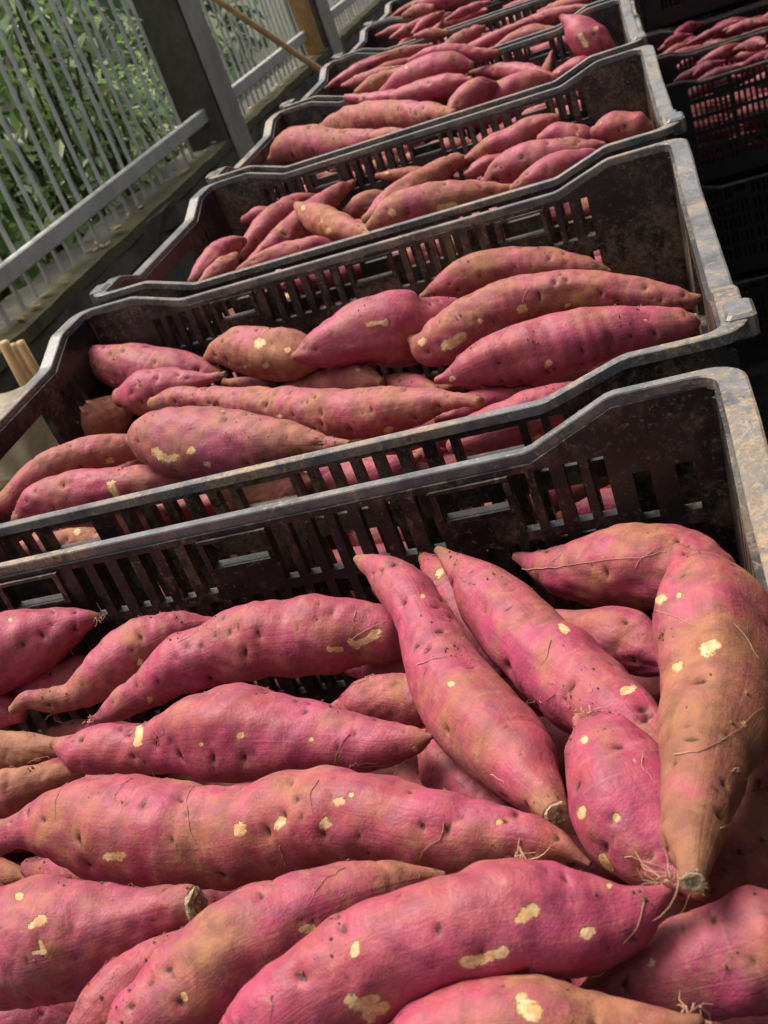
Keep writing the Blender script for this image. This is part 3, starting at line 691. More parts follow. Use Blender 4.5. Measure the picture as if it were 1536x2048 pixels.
def make_potato(P, step, seg, label, group, dirt, purple, peel_px=None, cut=None, hairs=None, tuft=None, nh=0, npeel=2, lump=0.05, end_dirt=0.0):
    global NP; NP += 1; seed = 1000 + NP * 7
    V, F, pa, (cc, rr, tt, N, sg) = potato_arrays(P, step, seg, seed, True, peel_px, cut, npeel, lump, end_dirt)
    o0 = np.array([V[:, 0].mean(), V[:, 1].mean(), V[:, 2].min()])
    ob = link('sweet_potato', potato_mesh('sweet_potato', V - o0, F, pa, N, sg, M['skin']), None, tuple(o0))
    ob.color = (dirt, purple, 0, 1); tag(ob, label, 'sweet potato', group)
    if step < 0.002:
        G0 = V.reshape(N, sg, 3); D0 = G0 - cc[:, None]; D0 /= np.linalg.norm(D0, axis=-1)[..., None] + 1e-9; up = D0[..., 2] > 0.55; SKIN.append((G0[up], D0[up]))
    g = np.random.default_rng(seed + 3)
    if cut:
        p, t, r = cc[-6], tt[-6], rr[-6]
        k = 14; b = MB(); q = np.cross(t, (0.3, 0.5, 0.8)); q /= np.linalg.norm(q); w = np.cross(t, q); v = []
        if cut == 'end': rings = [(-0.1, 0.95), (0.10, 1.00), (0.24, 0.90), (0.26, 0.66), (0.16, 0.4), (0.24, 0.15)]
        else: rings = [(-0.6, 0.9), (0.2, 0.85), (1.2, 0.75), (2.0, 0.8), (2.2, 0.45), (2.1, 0.2)]
        for (a, s_) in rings:
            for i in range(k):
                an = 6.2832 * i / k; R = r * s_ * (1 + g.normal() * 0.07); v.append(p + t * (a * r + g.normal() * r * 0.05) + R * (math.cos(an) * q + math.sin(an) * w) - o0)
        f = [(a * k + i, a * k + (i + 1) % k, a * k + k + (i + 1) % k, a * k + k + i) for a in range(len(rings) - 1) for i in range(k)] + [tuple(range((len(rings) - 1) * k, len(rings) * k))]
        b.add(v, f); b.build('cut_end' if cut == 'end' else 'dry_stalk', M['cut'] if cut == 'end' else M['stalk'], ob)
    hb = MB()
    if hairs:
        G = V.reshape(N, sg, 3); D = G - cc[:, None]; D /= np.linalg.norm(D, axis=-1)[..., None] + 1e-9; pj = project(G); fac = ((G - CC) * D).sum(-1) < 0.02
        for line in hairs:
            l = np.array(line, float); d = np.r_[0, np.cumsum(np.linalg.norm(np.diff(l, axis=0), axis=1))]; s = np.linspace(0, d[-1], max(6, int(d[-1] / 14)))
            pts = []
            for u, v in zip(np.interp(s, d, l[:, 0]), np.interp(s, d, l[:, 1])):
                dd = np.where(fac, np.hypot(pj[..., 0] - u, pj[..., 1] - v), 1e9); i, j = np.unravel_index(np.argmin(dd), dd.shape)
                pts.append(G[i, j] + D[i, j] * 0.0004 - o0)
            hb.tube(pts, np.linspace(0.00024, 0.00010, len(pts)), 4); hb.build('root_hair', M['hair'], ob); hb = MB()
    G = V.reshape(N, sg, 3)
    for _ in range(nh):                                  # short root hairs lying on the skin
        i, j = int(g.uniform(0.1, 0.9) * N), g.integers(sg); di, dj = g.choice([-1, 1]) * g.uniform(0.2, 1.2), g.choice([-1, 1]) * g.uniform(0.5, 1.6); pts = []
        for q in range(g.integers(6, 14)):
            ii = int(np.clip(round(i), 6, N - 7)); p = G[ii, int(round(j)) % sg]; c = cc[ii]; d = p - c; d /= np.linalg.norm(d) + 1e-9
            pts.append(p + d * (0.0003 + 0.0002 * q * (g.random() < 0.2)) - o0); i += di * 0.0016 / step; j += dj; di += g.normal() * 0.35; dj += g.normal() * 0.35
        hb.tube(pts, np.linspace(0.00016, 0.00008, len(pts)), 3); hb.build('root_hair', M['hair'], ob); hb = MB()
    if tuft:
        u, v, L = tuft; pj = project(G); k = np.argmin(np.hypot(pj[..., 0] - u, pj[..., 1] - v) + pj[..., 2] * 30); p = G.reshape(-1, 3)[k]; c = cc[k // sg]; d0 = p - c; d0 /= np.linalg.norm(d0) + 1e-9
        for _ in range(14):
            d = d0 + g.normal(size=3) * 0.8; d /= np.linalg.norm(d); q = p + g.normal(size=3) * 0.0018; pts = [q - o0 - d * 0.001]; l = L * g.uniform(0.3, 1.0)
            for s in range(5):
                d = d + g.normal(size=3) * 0.35 + np.array([0, 0, -0.12]); d /= np.linalg.norm(d); q = q + d * l / 5; pts.append(q - o0)
            hb.tube(pts, np.linspace(0.00034, 0.00012, 6), 4)
    if hb.v: tag(hb.build('root_tuft', M['hair'], ob), kind='stuff')
    return ob
DEPTH = {
    'P24': [0.4586, 0.4465],
    'P23': [0.5341, 0.504],
    'P2': [0.6784, 0.661],
    'P7b': [0.6799, 0.6553],
    'P16': [0.5931, 0.5239],
    'P17': [0.5504, 0.4913],
    'P14b': [0.4134, 0.4262],
    'P14': [0.3828, 0.3996],
    'P19c': [0.6022, 0.5146],
    'P20': [0.5316, 0.505],
    'P21': [0.4998, 0.4437],
    'P1': [0.6618, 0.6543],
    'P3': [0.6109, 0.6222],
    'P6': [0.5918, 0.5559],
    'P4': [0.5863, 0.5532],
    'P7': [0.5417, 0.5358],
    'P5': [0.5416, 0.4599],
    'P18': [0.5656, 0.4045],
    'P19': [0.5721, 0.3883],
    'P8': [0.4958, 0.3764],
    'P22': [0.4152, 0.3442],
    'P9': [0.433, 0.4048],
    'P10b': [0.3691, 0.3948],
    'P10': [0.36, 0.3846],
    'P13': [0.3305, 0.3181],
    'P15': [0.455, 0.3109],
    'P11': [0.3322, 0.3204],
    'P12': [0.3117, 0.2924],
    'Q5': [0.9815, 0.9248],
    'Q13c': [1.0425, 1.0015],
    'Q13b': [0.9449, 0.8795],
    'Q12': [1.022, 1.0679],
    'Q13': [0.9913, 0.9078],
    'Q1': [1.081, 1.0105],
    'Q3': [1.0154, 0.9386],
    'Q4': [0.9183, 0.9216],
    'Q6': [0.8938, 0.8002],
    'Q15b': [0.7598, 0.7561],
    'Q15': [0.6955, 0.6986],
    'Q7': [0.7667, 0.722],
    'Q2': [0.9781, 0.9401],
    'Q8': [0.9087, 0.6991],
    'Q16': [0.7627, 0.7319],
    'Q14': [0.7453, 0.6851],
    'Q10': [0.8185, 0.8341],
    'Q11': [0.7838, 0.7511],
    'Q9': [0.7605, 0.6619],
    'R9b': [1.3917, 1.3748],
    'R1': [1.4456, 1.4288],
    'R12': [1.3532, 1.3169],
    'R13': [1.3134, 1.3012],
    'R17': [1.2912, 1.2704],
    'R15': [1.3342, 1.3287],
    'R9': [1.3827, 1.381],
    'R2': [1.368, 1.4199],
    'R8': [1.2758, 1.3478],
    'R3': [1.276, 1.4052],
    'R7': [1.2594, 1.2374],
    'R14': [1.2276, 1.1866],
    'R4': [1.3373, 1.1484],
    'R5': [1.239, 1.3255],
    'R11': [1.1449, 1.101],
    'R10': [1.1203, 1.0825],
    'R16': [1.0762, 1.0821],
    'R6': [1.1379, 1.1972],
    'S5': [1.7361, 1.688],
    'S6': [1.7672, 1.7331],
    'S11': [1.6703, 1.6389],
    'S9b': [1.7019, 1.6886],
    'S10': [1.6645, 1.634],
    'S9': [1.7355, 1.5939],
    'S4': [1.7377, 1.6828],
    'S2': [1.7743, 1.7363],
    'S3': [1.7574, 1.6386],
    'S8': [1.5926, 1.588],
    'S7': [1.5408, 1.5738],
    'S1b': [1.7751, 1.5038],
    'S1a': [1.6877, 1.4732],
    'T2': [2.1345, 2.1161],
    'T1': [1.8669, 1.8234],
    'U3': [2.4949, 2.4537],
    'U2': [2.5169, 2.478],
    'U1': [2.5139, 2.4775],
}
ANN = {
  1: [
    ('P24', [(-60,2080,40),(0,2060,55),(60,2050,50),(130,2060,30)]),
    ('P23', [(60,1735,20),(110,1742,34),(180,1748,38),(250,1762,30)]),
    ('P2', [(10,1395,22),(90,1368,38),(170,1350,40),(240,1340,30)]),
    ('P7b', [(-80,1425,30),(-30,1422,40),(10,1422,34),(38,1428,18)]),
    ('P16', [(1032,1115,8),(1075,1128,32),(1126,1140,55),(1190,1138,75),(1260,1130,85),(1330,1130,84),(1400,1145,70),(1450,1165,45),(1475,1180,15)]),
    ('P17', [(1100,1235,20),(1160,1262,48),(1220,1275,66),(1270,1290,65),(1310,1310,50),(1350,1330,20)]),
    ('P14b', [(1470,1600,20),(1510,1570,55),(1560,1530,75),(1620,1480,50)]),
    ('P14', [(1310,1850,20),(1345,1825,55),(1410,1780,92),(1480,1725,108),(1560,1665,90),(1620,1620,40)]),
    ('P19c', [(850,1118,15),(880,1150,36),(915,1205,44),(950,1260,44),(985,1315,30),(1005,1345,12)]),
    ('P20', [(675,1425,22),(735,1402,48),(800,1400,56),(850,1412,50),(890,1425,25)]),
    ('P21', [(850,1475,18),(880,1515,50),(930,1565,62),(980,1605,50),(1020,1630,22)]),
    ('P1', [(-130,1345,35),(-70,1330,66),(0,1306,76),(75,1278,66),(130,1255,43),(175,1238,20),(195,1232,8)]),
    ('P3', [(26,1420,9),(55,1402,18),(105,1402,24),(150,1390,32),(200,1355,50),(260,1310,58),(330,1275,48),(390,1255,30),(430,1245,10)]),
    ('P6', [(-90,1500,22),(-40,1502,38),(0,1502,41),(60,1498,33),(110,1496,20),(147,1499,9)]),
    ('P4', [(181,1441,6),(215,1425,22),(275,1390,36),(340,1345,52),(420,1312,66),(520,1280,76),(620,1271,79),(710,1268,71),(780,1272,58),(830,1278,30)]),
    ('P7', [(-90,1610,25),(-50,1602,40),(0,1590,46),(60,1567,38),(120,1550,22),(165,1546,8)]),
    ('P5', [(112,1488,14),(155,1500,40),(220,1497,50),(280,1500,50),(340,1490,60),(410,1474,85),(480,1470,96),(560,1472,84),(640,1475,70),(720,1485,58),(790,1487,42),(845,1476,18),(862,1472,6)]),
    ('P18', [(877,1102,8),(905,1125,25),(945,1160,48),(990,1210,68),(1040,1265,80),(1090,1315,86),(1145,1365,88),(1200,1405,86),(1255,1445,75),(1300,1475,50),(1330,1495,20)]),
    ('P19', [(713,1118,8),(740,1130,22),(775,1150,42),(815,1190,55),(845,1240,58),(870,1300,66),(895,1360,80),(935,1420,90),(985,1475,92),(1030,1525,80),(1065,1570,62),(1095,1605,42),(1113,1628,27)]),
    ('P8', [(-50,1705,30),(-10,1680,37),(30,1662,38),(70,1655,50),(120,1650,76),(180,1656,96),(260,1661,109),(350,1667,109),(450,1673,99),(550,1655,100),(650,1638,97),(768,1640,88),(870,1660,82),(970,1672,67),(1060,1682,50),(1130,1700,32),(1175,1727,10)]),
    ('P22', [(1163,1443,22),(1190,1476,66),(1220,1533,97),(1248,1593,118),(1285,1655,120),(1325,1705,97),(1370,1748,62),(1402,1778,25)]),
    ('P9', [(-130,1890,50),(-80,1888,90),(0,1887,114),(100,1882,124),(190,1868,105),(285,1840,68),(350,1820,50),(390,1813,38)]),
    ('P10b', [(130,2100,25),(190,2040,55),(270,1965,58),(340,1905,42),(390,1865,15)]),
    ('P10', [(230,2140,50),(290,2060,82),(380,1970,98),(470,1905,102),(570,1855,98),(660,1812,80),(750,1782,58),(830,1762,35),(885,1752,10)]),
    ('P13', [(1165,1988,12),(1215,1970,36),(1290,1958,66),(1370,1942,90),(1420,1928,98),(1484,1910,110),(1560,1880,110),(1620,1850,60)]),
    ('P15', [(1355,1096,10),(1372,1125,34),(1395,1165,74),(1412,1210,106),(1422,1270,122),(1430,1340,115),(1430,1410,104),(1420,1480,95),(1408,1550,84),(1390,1615,73),(1380,1665,62),(1380,1705,45),(1384,1742,32),(1386,1762,25)]),
    ('P11', [(480,2125,70),(560,2042,102),(650,1975,107),(768,1914,109),(845,1884,109),(947,1852,112),(1049,1840,114),(1126,1845,110),(1203,1838,92),(1254,1826,68),(1300,1802,38),(1330,1782,20),(1352,1773,9)]),
    ('P12', [(760,2150,40),(810,2120,75),(900,2092,100),(1000,2076,111),(1080,2072,114),(1160,2078,100),(1250,2076,74),(1340,2060,42),(1395,2045,18)]),
  ],
  2: [
    ('Q5', [(845,592,8),(890,572,28),(950,545,38),(1020,530,38),(1090,530,36),(1150,534,28),(1200,541,15),(1218,543,5)]),
    ('Q13c', [(450,766,8),(490,768,14),(530,770,8)]),
    ('Q13b', [(740,778,14),(780,772,24),(830,772,22),(870,780,10)]),
    ('Q12', [(130,892,15),(165,860,45),(210,836,45),(250,812,28),(270,800,10)]),
    ('Q13', [(550,790,12),(620,776,30),(690,766,35),(735,762,30),(760,765,12)]),
    ('Q1', [(151,710,8),(180,715,23),(230,730,42),(290,740,52),(350,745,46),(400,745,30),(440,748,10)]),
    ('Q3', [(414,715,8),(445,705,28),(490,700,45),(540,706,54),(590,710,50),(625,712,30)]),
    ('Q4', [(590,714,8),(625,703,31),(680,682,52),(740,662,70),(800,655,76),(850,650,60),(890,630,38),(930,612,18),(952,604,7)]),
    ('Q6', [(823,680,10),(845,690,35),(890,680,50),(950,640,53),(1010,610,50),(1080,590,44),(1150,580,38),(1220,582,37),(1290,590,33),(1340,597,26),(1380,601,17),(1398,595,7)]),
    ('Q15b', [(880,838,15),(940,815,30),(1000,800,27),(1060,785,15)]),
    ('Q15', [(905,892,15),(935,880,42),(975,866,50),(1030,845,50),(1085,820,45),(1130,800,34),(1170,785,12)]),
    ('Q7', [(875,761,8),(910,750,23),(960,732,44),(1018,714,58),(1070,702,64),(1150,682,61),(1220,665,53),(1290,655,45),(1343,650,36),(1380,645,24),(1394,638,12)]),
    ('Q2', [(243,795,20),(280,788,45),(330,776,42),(380,765,28),(420,757,12),(438,752,8)]),
    ('Q8', [(308,808,14),(345,800,24),(400,800,26),(480,808,34),(560,817,43),(640,825,49),(700,829,51),(760,827,50),(820,815,42),(870,803,28),(920,802,16),(958,804,10)]),
    ('Q16', [(30,1098,14),(100,1088,26),(180,1082,28),(240,1075,12)]),
    ('Q14', [(430,965,25),(500,978,36),(570,975,34),(630,960,15)]),
    ('Q10', [(-40,1030,12),(20,1000,24),(60,965,31),(110,932,36),(170,910,34),(230,900,33),(280,893,22)]),
    ('Q11', [(38,1038,16),(75,1008,36),(130,992,45),(200,982,46),(270,972,42),(330,965,33),(372,964,14)]),
    ('Q9', [(263,882,14),(285,877,42),(330,880,63),(390,885,74),(450,888,71),(510,886,59),(570,882,45),(620,886,30),(660,889,18),(697,890,6)]),
  ],
  3: [
    ('R9b', [(755,352,6),(790,350,12),(830,347,14),(860,342,8)]),
    ('R1', [(490,442,10),(520,430,18),(550,425,12)]),
    ('R12', [(933,321,8),(975,300,22),(1030,275,24),(1080,250,20),(1114,237,9)]),
    ('R13', [(1083,278,12),(1110,270,23),(1145,275,28),(1180,285,22),(1200,292,8)]),
    ('R17', [(1192,264,15),(1220,256,28),(1255,255,30),(1290,255,22),(1304,255,8)]),
    ('R15', [(935,348,10),(975,328,18),(1010,318,12)]),
    ('R9', [(688,432,12),(720,412,22),(760,400,20),(785,395,8)]),
    ('R2', [(485,508,12),(520,465,25),(560,430,26),(600,405,20),(640,397,8)]),
    ('R8', [(735,440,12),(770,418,28),(810,390,32),(850,365,29),(890,337,23),(920,320,14)]),
    ('R3', [(500,526,10),(550,490,23),(600,450,28),(640,415,26),(675,385,18),(706,366,7)]),
    ('R7', [(470,548,10),(530,522,22),(590,502,23),(640,491,18),(678,488,7)]),
    ('R14', [(970,365,12),(1015,335,32),(1060,320,35),(1110,312,33),(1160,305,28),(1205,293,12)]),
    ('R4', [(596,411,10),(630,435,28),(670,450,30),(710,462,22),(748,466,8)]),
    ('R5', [(383,562,8),(410,537,22),(440,510,25),(470,490,18),(487,482,8)]),
    ('R11', [(735,472,12),(800,462,20),(870,452,14),(900,445,6)]),
    ('R10', [(742,452,12),(775,430,30),(830,410,35),(900,395,34),(960,388,27),(1010,380,12),(1032,374,5)]),
    ('R16', [(1028,378,10),(1080,352,28),(1130,332,30),(1180,315,18),(1200,308,8)]),
    ('R6', [(400,570,8),(435,545,21),(460,525,18),(472,510,7)]),
  ],
  4: [
    ('S5', [(820,122,6),(860,108,14),(910,102,15),(960,108,12),(995,104,6)]),
    ('S6', [(715,185,8),(755,165,18),(795,148,12),(825,128,6)]),
    ('S11', [(1125,35,7),(1145,48,22),(1165,68,35),(1190,88,35),(1215,100,22),(1232,106,7)]),
    ('S9b', [(1104,103,3),(1097,125,8),(1092,145,11),(1090,160,8)]),
    ('S10', [(1100,160,8),(1140,138,18),(1168,126,14),(1185,120,5)]),
    ('S9', [(943,146,6),(990,142,14),(1050,145,18),(1090,155,15),(1118,166,6)]),
    ('S4', [(765,184,10),(810,160,25),(860,140,29),(910,130,24),(942,131,9)]),
    ('S2', [(795,212,10),(850,200,18),(890,192,16),(918,188,6)]),
    ('S3', [(692,195,6),(740,200,14),(800,195,18),(860,178,22),(910,165,18),(942,160,6)]),
    ('S8', [(945,225,10),(985,200,26),(1030,180,30),(1070,165,26),(1104,162,12)]),
    ('S7', [(890,243,8),(910,220,20),(940,195,28),(965,180,25),(988,172,10)]),
    ('S1b', [(630,268,8),(690,245,28),(740,235,30),(800,230,28),(860,230,24),(905,228,12)]),
    ('S1a', [(543,318,8),(570,297,28),(620,286,33),(680,288,28),(740,280,20),(800,270,13),(822,268,5)]),
  ],
  5: [
    ('T2', [(832,72,6),(865,66,10),(895,65,5)]),
    ('T1', [(990,98,6),(1030,80,16),(1070,68,18),(1110,61,8)]),
  ],
  6: [
    ('U3', [(1010,18,6),(1060,5,14),(1105,-4,10)]),
    ('U2', [(830,12,9),(880,3,15),(935,-6,9)]),
    ('U1', [(808,32,6),(835,22,13),(865,16,8)]),
  ],
}
LAB = {
    'P24': 'sweet potato mostly hidden under the stubby cut one in the end crate',
    'P23': 'dim sweet potato showing in the gap beneath the longest one',
    'P2': 'pink sweet potato wedged behind the hook-tipped one by the slotted wall',
    'P7b': 'blunt sweet potato end peeking out beside the hook-tipped one',
    'P16': 'reddish sweet potato lying against the slotted wall, crossed by one long pale root hair',
    'P17': 'plump sweet potato tucked behind the diagonal pair in the end crate',
    'P14b': 'sweet potato half hidden behind the upright brown-ended one',
    'P14': "large dark red sweet potato under the upright one's cut stub",
    'P19c': 'dull sweet potato squeezed between the two diagonal ones',
    'P20': 'small sweet potato showing under the end of the scraped one near the diagonal pair',
    'P21': 'shadowed sweet potato beneath the diagonal one with a pale cut tip',
    'P1': 'fat sweet potato touching the slotted wall with a pale torn tip',
    'P3': 'sweet potato with a small hooked tip and a broad shoulder',
    'P6': 'brownish sweet potato ending in a dark dried stalk',
    'P4': 'long sweet potato with two cream scrapes near its thick end',
    'P7': 'dusty sweet potato with a brown pointed end above the longest one',
    'P5': 'sweet potato with a ringed waist and a cream scar at the waist',
    'P18': 'smooth diagonal sweet potato with a small orange nick, lying beside the pale-tipped one',
    'P19': 'diagonal sweet potato with a narrow neck, bright pink end and pale cut tip',
    'P8': 'longest sweet potato, wavy, with several cream nicks and deep eyes',
    'P22': 'broad tapering sweet potato leaning under the upright brown-ended one',
    'P9': 'stubby round sweet potato with a cut pale end',
    'P10b': 'sweet potato showing only a dusty flank beside the deep-eyed one',
    'P10': 'sweet potato with one deep dark eye, behind the scarred magenta one',
    'P13': 'mauve sweet potato pointing into the corner beside the hairy-tipped one',
    'P15': 'upright sweet potato on top, dusty orange-brown with pink patches, with a pale cut stub',
    'P11': 'big magenta sweet potato with large cream scars and a rooty tip',
    'P12': 'sweet potato with a hairy dark tip and one big cream scar',
    'Q5': 'dusty sweet potato at the back of the second crate under its slotted wall',
    'Q13c': 'sliver of sweet potato behind the small stalked one in the second crate',
    'Q13b': 'hairy dull sweet potato behind the tail of the long green-tinged one',
    'Q12': 'brown round sweet potato by the hand-hole of the second crate',
    'Q13': 'sweet potato with a root tuft lying behind the long green-tinged one',
    'Q1': 'pointed sweet potato reaching into the muddy corner of the second crate',
    'Q3': 'short oval sweet potato with pale spots against the slotted wall',
    'Q4': 'plump glossy pink sweet potato with a narrow tail in the second crate',
    'Q6': 'long curved sweet potato with orange scrapes at its blunt end',
    'Q15b': 'thin sweet potato lying behind the bright pink one at the low rim',
    'Q15': 'bright pink sweet potato seen over and through the low rim',
    'Q7': 'large pink sweet potato with a cream cut stalk touching the crate end',
    'Q2': 'small pink sweet potato with a thin dry stalk',
    'Q8': 'long sweet potato with a greenish grey tinge and narrow tail',
    'Q16': 'sweet potato glimpsed through the slots below the rim of the second crate',
    'Q14': 'orange-tinged sweet potato behind the slots under the mauve one',
    'Q10': 'slender curved sweet potato pointing at the hand-hole of the second crate',
    'Q11': 'pink sweet potato with a scraped yellow patch lying along the rim',
    'Q9': 'thick mauve sweet potato with flaked cream spots on top of the second crate',
    'R9b': 'pale pointed tip of a sweet potato at the back of the third crate',
    'R1': 'small pink sweet potato tight in the back of the third crate',
    'R12': 'straight dusty sweet potato leaning on the back wall of the third crate',
    'R13': 'rounded sweet potato beside the very round one in the third crate',
    'R17': 'very round sweet potato in the corner of the third crate',
    'R15': 'short sweet potato behind the lumpy one in the third crate',
    'R9': 'small brownish sweet potato under the blunt-ended one in the third crate',
    'R2': 'slanting mauve sweet potato near the hand-hole of the third crate',
    'R8': 'blunt-ended pink sweet potato rising to the middle of the third crate',
    'R3': 'long slanting sweet potato with a dark pointed top in the third crate',
    'R7': 'sweet potato lying along the low rim of the third crate',
    'R14': 'large lumpy sweet potato in the third crate',
    'R4': 'dirty orange-brown sweet potato lying across the slanting ones',
    'R5': "narrow sweet potato with a dark tip beside the third crate's hand-hole",
    'R11': 'sweet potato just showing above the rim of the third crate',
    'R10': 'bright pink sweet potato with orange scrapes in the third crate',
    'R16': 'smooth pink sweet potato along the rim of the third crate',
    'R6': 'small brown-pink sweet potato leaning on the dark-tipped one',
    'S5': 'thin sweet potato along the top of the heap in the fourth crate',
    'S6': 'greyish sweet potato at the back of the fourth crate',
    'S11': 'upright pointed sweet potato standing in the corner of the fourth crate',
    'S9b': 'thin tapering sweet potato tip sticking up in the fourth crate',
    'S10': 'small sweet potato beside the upright pointed one',
    'S9': 'pointed sweet potato lying flat behind the plump one in the fourth crate',
    'S4': 'bright pink sweet potato on the heap of the fourth crate',
    'S2': 'brownish sweet potato under the red thin one in the fourth crate',
    'S3': 'slender red sweet potato with a fine tail over the crate wall',
    'S8': 'plump dusty sweet potato resting by the rim of the fourth crate',
    'S7': 'short slanting sweet potato leaning on the plump one in the fourth crate',
    'S1b': 'long brown-pink sweet potato across the fourth crate',
    'S1a': 'long forked-looking pink sweet potato at the end of the fourth crate',
    'T2': 'tiny sweet potato tip showing in the fifth crate',
    'T1': 'smooth sweet potato lying along the rim of the fifth crate',
    'U3': 'sweet potato against the high corner of the sixth crate',
    'U2': 'long pink sweet potato on top of the sixth crate',
    'U1': 'small sweet potato at the end of the sixth crate',
}
PEEL = {
    'P4': [(700, 1283, 8), (714, 1291, 9), (724, 1284, 8), (737, 1278, 9), (752, 1265, 8), (657, 1298, 5), (668, 1299, 6), (680, 1299, 5), (300, 1399, 7)],
    'P3': [(279, 1324, 7)],
    'P5': [(279, 1458, 8), (278, 1473, 8), (274, 1488, 7), (478, 1472, 7), (622, 1480, 5), (402, 1488, 5)],
    'P8': [(480, 1652, 11), (478, 1664, 10), (555, 1650, 10), (563, 1641, 7), (646, 1649, 12), (676, 1604, 10), (213, 1713, 9), (242, 1711, 7), (700, 1590, 5), (998, 1643, 8)],
    'P9': [(62, 1852, 9), (72, 1846, 11), (83, 1839, 8), (37, 1794, 8), (67, 1905, 5), (90, 1905, 5), (80, 1882, 4)],
    'P10': [(622, 1858, 10), (606, 1857, 8), (366, 1988, 6), (370, 1997, 6)],
    'P11': [(1046, 1832, 15), (1062, 1820, 11), (1034, 1840, 8), (1172, 1867, 13), (928, 1925, 12), (945, 1922, 11), (962, 1919, 11), (982, 1912, 12), (1004, 1904, 10), (712, 1890, 9), (709, 1905, 8), (700, 2000, 14), (718, 2012, 17), (745, 2003, 17), (737, 2030, 13), (765, 2015, 10), (1217, 1772, 7)],
    'P12': [(1050, 2012, 18), (1062, 2030, 17), (1040, 1996, 10), (1075, 2018, 8)],
    'P15': [(1415, 1297, 17), (1352, 1335, 10), (1318, 1200, 10), (1358, 1190, 7)],
    'P18': [(1122, 1252, 7), (1130, 1262, 6), (1248, 1383, 9), (1262, 1378, 8)],
    'P19': [(900, 1368, 6), (845, 1192, 5)],
    'P22': [(1163, 1630, 9), (1162, 1620, 7), (1230, 1637, 9), (1205, 1715, 9), (1212, 1726, 9), (1218, 1738, 7), (1168, 1480, 8)],
    'P1': [(20, 1240, 4)],
    'Q9': [(311, 902, 9), (322, 913, 9), (336, 917, 8), (347, 914, 7), (380, 903, 8), (415, 928, 8)],
    'Q6': [(890, 691, 10), (906, 685, 11), (922, 674, 9), (1042, 619, 10), (842, 684, 8), (1133, 612, 5), (960, 642, 6)],
    'Q7': [(1095, 728, 7), (903, 758, 6), (1290, 640, 4)],
    'Q3': [(517, 687, 10), (573, 700, 6), (530, 732, 6), (490, 733, 5)],
    'Q4': [(735, 648, 5), (768, 645, 7), (600, 735, 5)],
    'Q11': [(225, 980, 9), (222, 968, 7), (232, 990, 6)],
    'Q8': [(775, 862, 8), (560, 832, 6)],
    'R10': [(880, 415, 9), (908, 412, 6), (785, 425, 9)],
    'R4': [(655, 462, 6), (606, 415, 5)],
    'S11': [(1190, 58, 5), (1172, 90, 6), (1160, 70, 4)],
}
DIRT = {'P15': 0.45, 'P6': 0.5, 'P7': 0.6, 'P16': 0.55, 'P12': 0.5, 'P8': 0.38, 'P10': 0.45, 'P9': 0.25, 'P11': 0.05, 'P5': 0.15, 'P4': 0.3, 'P19': 0.3, 'P18': 0.3, 'P22': 0.2, 'P13': 0.4, 'P3': 0.4, 'Q12': 0.9, 'Q5': 0.65, 'Q6': 0.5, 'Q7': 0.2, 'Q4': 0.1, 'Q9': 0.45, 'Q8': 0.5, 'Q10': 0.5, 'Q11': 0.3, 'Q1': 0.35, 'Q14': 0.6, 'Q15': 0.05, 'Q13b': 0.7, 'Q2': 0.2, 'R4': 0.85, 'R6': 0.7, 'R12': 0.6, 'R5': 0.4, 'R9': 0.7, 'R17': 0.5, 'S2': 0.7, 'S6': 0.8, 'S1b': 0.6, 'S7': 0.4, 'S8': 0.4, 'S11': 0.1, 'S3': 0.2}
PURP = {'Q9': 0.5, 'P9': 0.35, 'P10': 0.35, 'P13': 0.4, 'P8': 0.1, 'Q1': 0.3, 'R3': 0.2, 'P6': 0.5, 'P14': 0.4, 'Q8': 0.25, 'P1': 0.25}
CUT = {'P15': 'end', 'P19': 'end', 'P9': 'end', 'Q7': 'end', 'P6': 'dark', 'Q2': 'dark', 'R8': 'end'}
HAIR = {
    'P16': [[(1040, 1140), (1100, 1136), (1160, 1129), (1205, 1121), (1245, 1119), (1290, 1113), (1335, 1103)]],
    'P15': [[(1468, 1248), (1485, 1268), (1505, 1300), (1528, 1330)], [(1350, 1512), (1400, 1503), (1440, 1485), (1480, 1455), (1525, 1415)], [(1440, 1655), (1455, 1650), (1465, 1640)]],
    'P8': [[(388, 1572), (372, 1598), (376, 1640), (384, 1668), (392, 1692)], [(640, 1560), (618, 1588), (626, 1622)], [(890, 1645), (884, 1676), (862, 1690), (842, 1708), (840, 1735)], [(130, 1560), (112, 1600), (110, 1640)], [(560, 1690), (570, 1730)]],
    'P5': [[(700, 1466), (678, 1498), (669, 1522), (682, 1534)]],
    'P11': [[(1290, 1800), (1275, 1850), (1250, 1885)], [(545, 1990), (540, 2040)]],
    'P19': [[(835, 1330), (870, 1318), (920, 1312)]],
    'P4': [[(712, 1222), (705, 1245), (725, 1262)]],
    'P18': [[(1100, 1280), (1095, 1320), (1080, 1330)]],
}
TUFT = {'P22': (1170, 1432, 0.012), 'P11': (1345, 1768, 0.02), 'P8': (1040, 1700, 0.016), 'P12': (1385, 2035, 0.02), 'Q9': (262, 870, 0.008), 'Q13': (745, 745, 0.01), 'P1': (195, 1232, 0.006), 'P4': (181, 1441, 0.005), 'Q1': (152, 712, 0.008), 'P3': (105, 1420, 0.01)}
CH_ALL = {}                                             # crate -> list of (points, radii) of everything in it
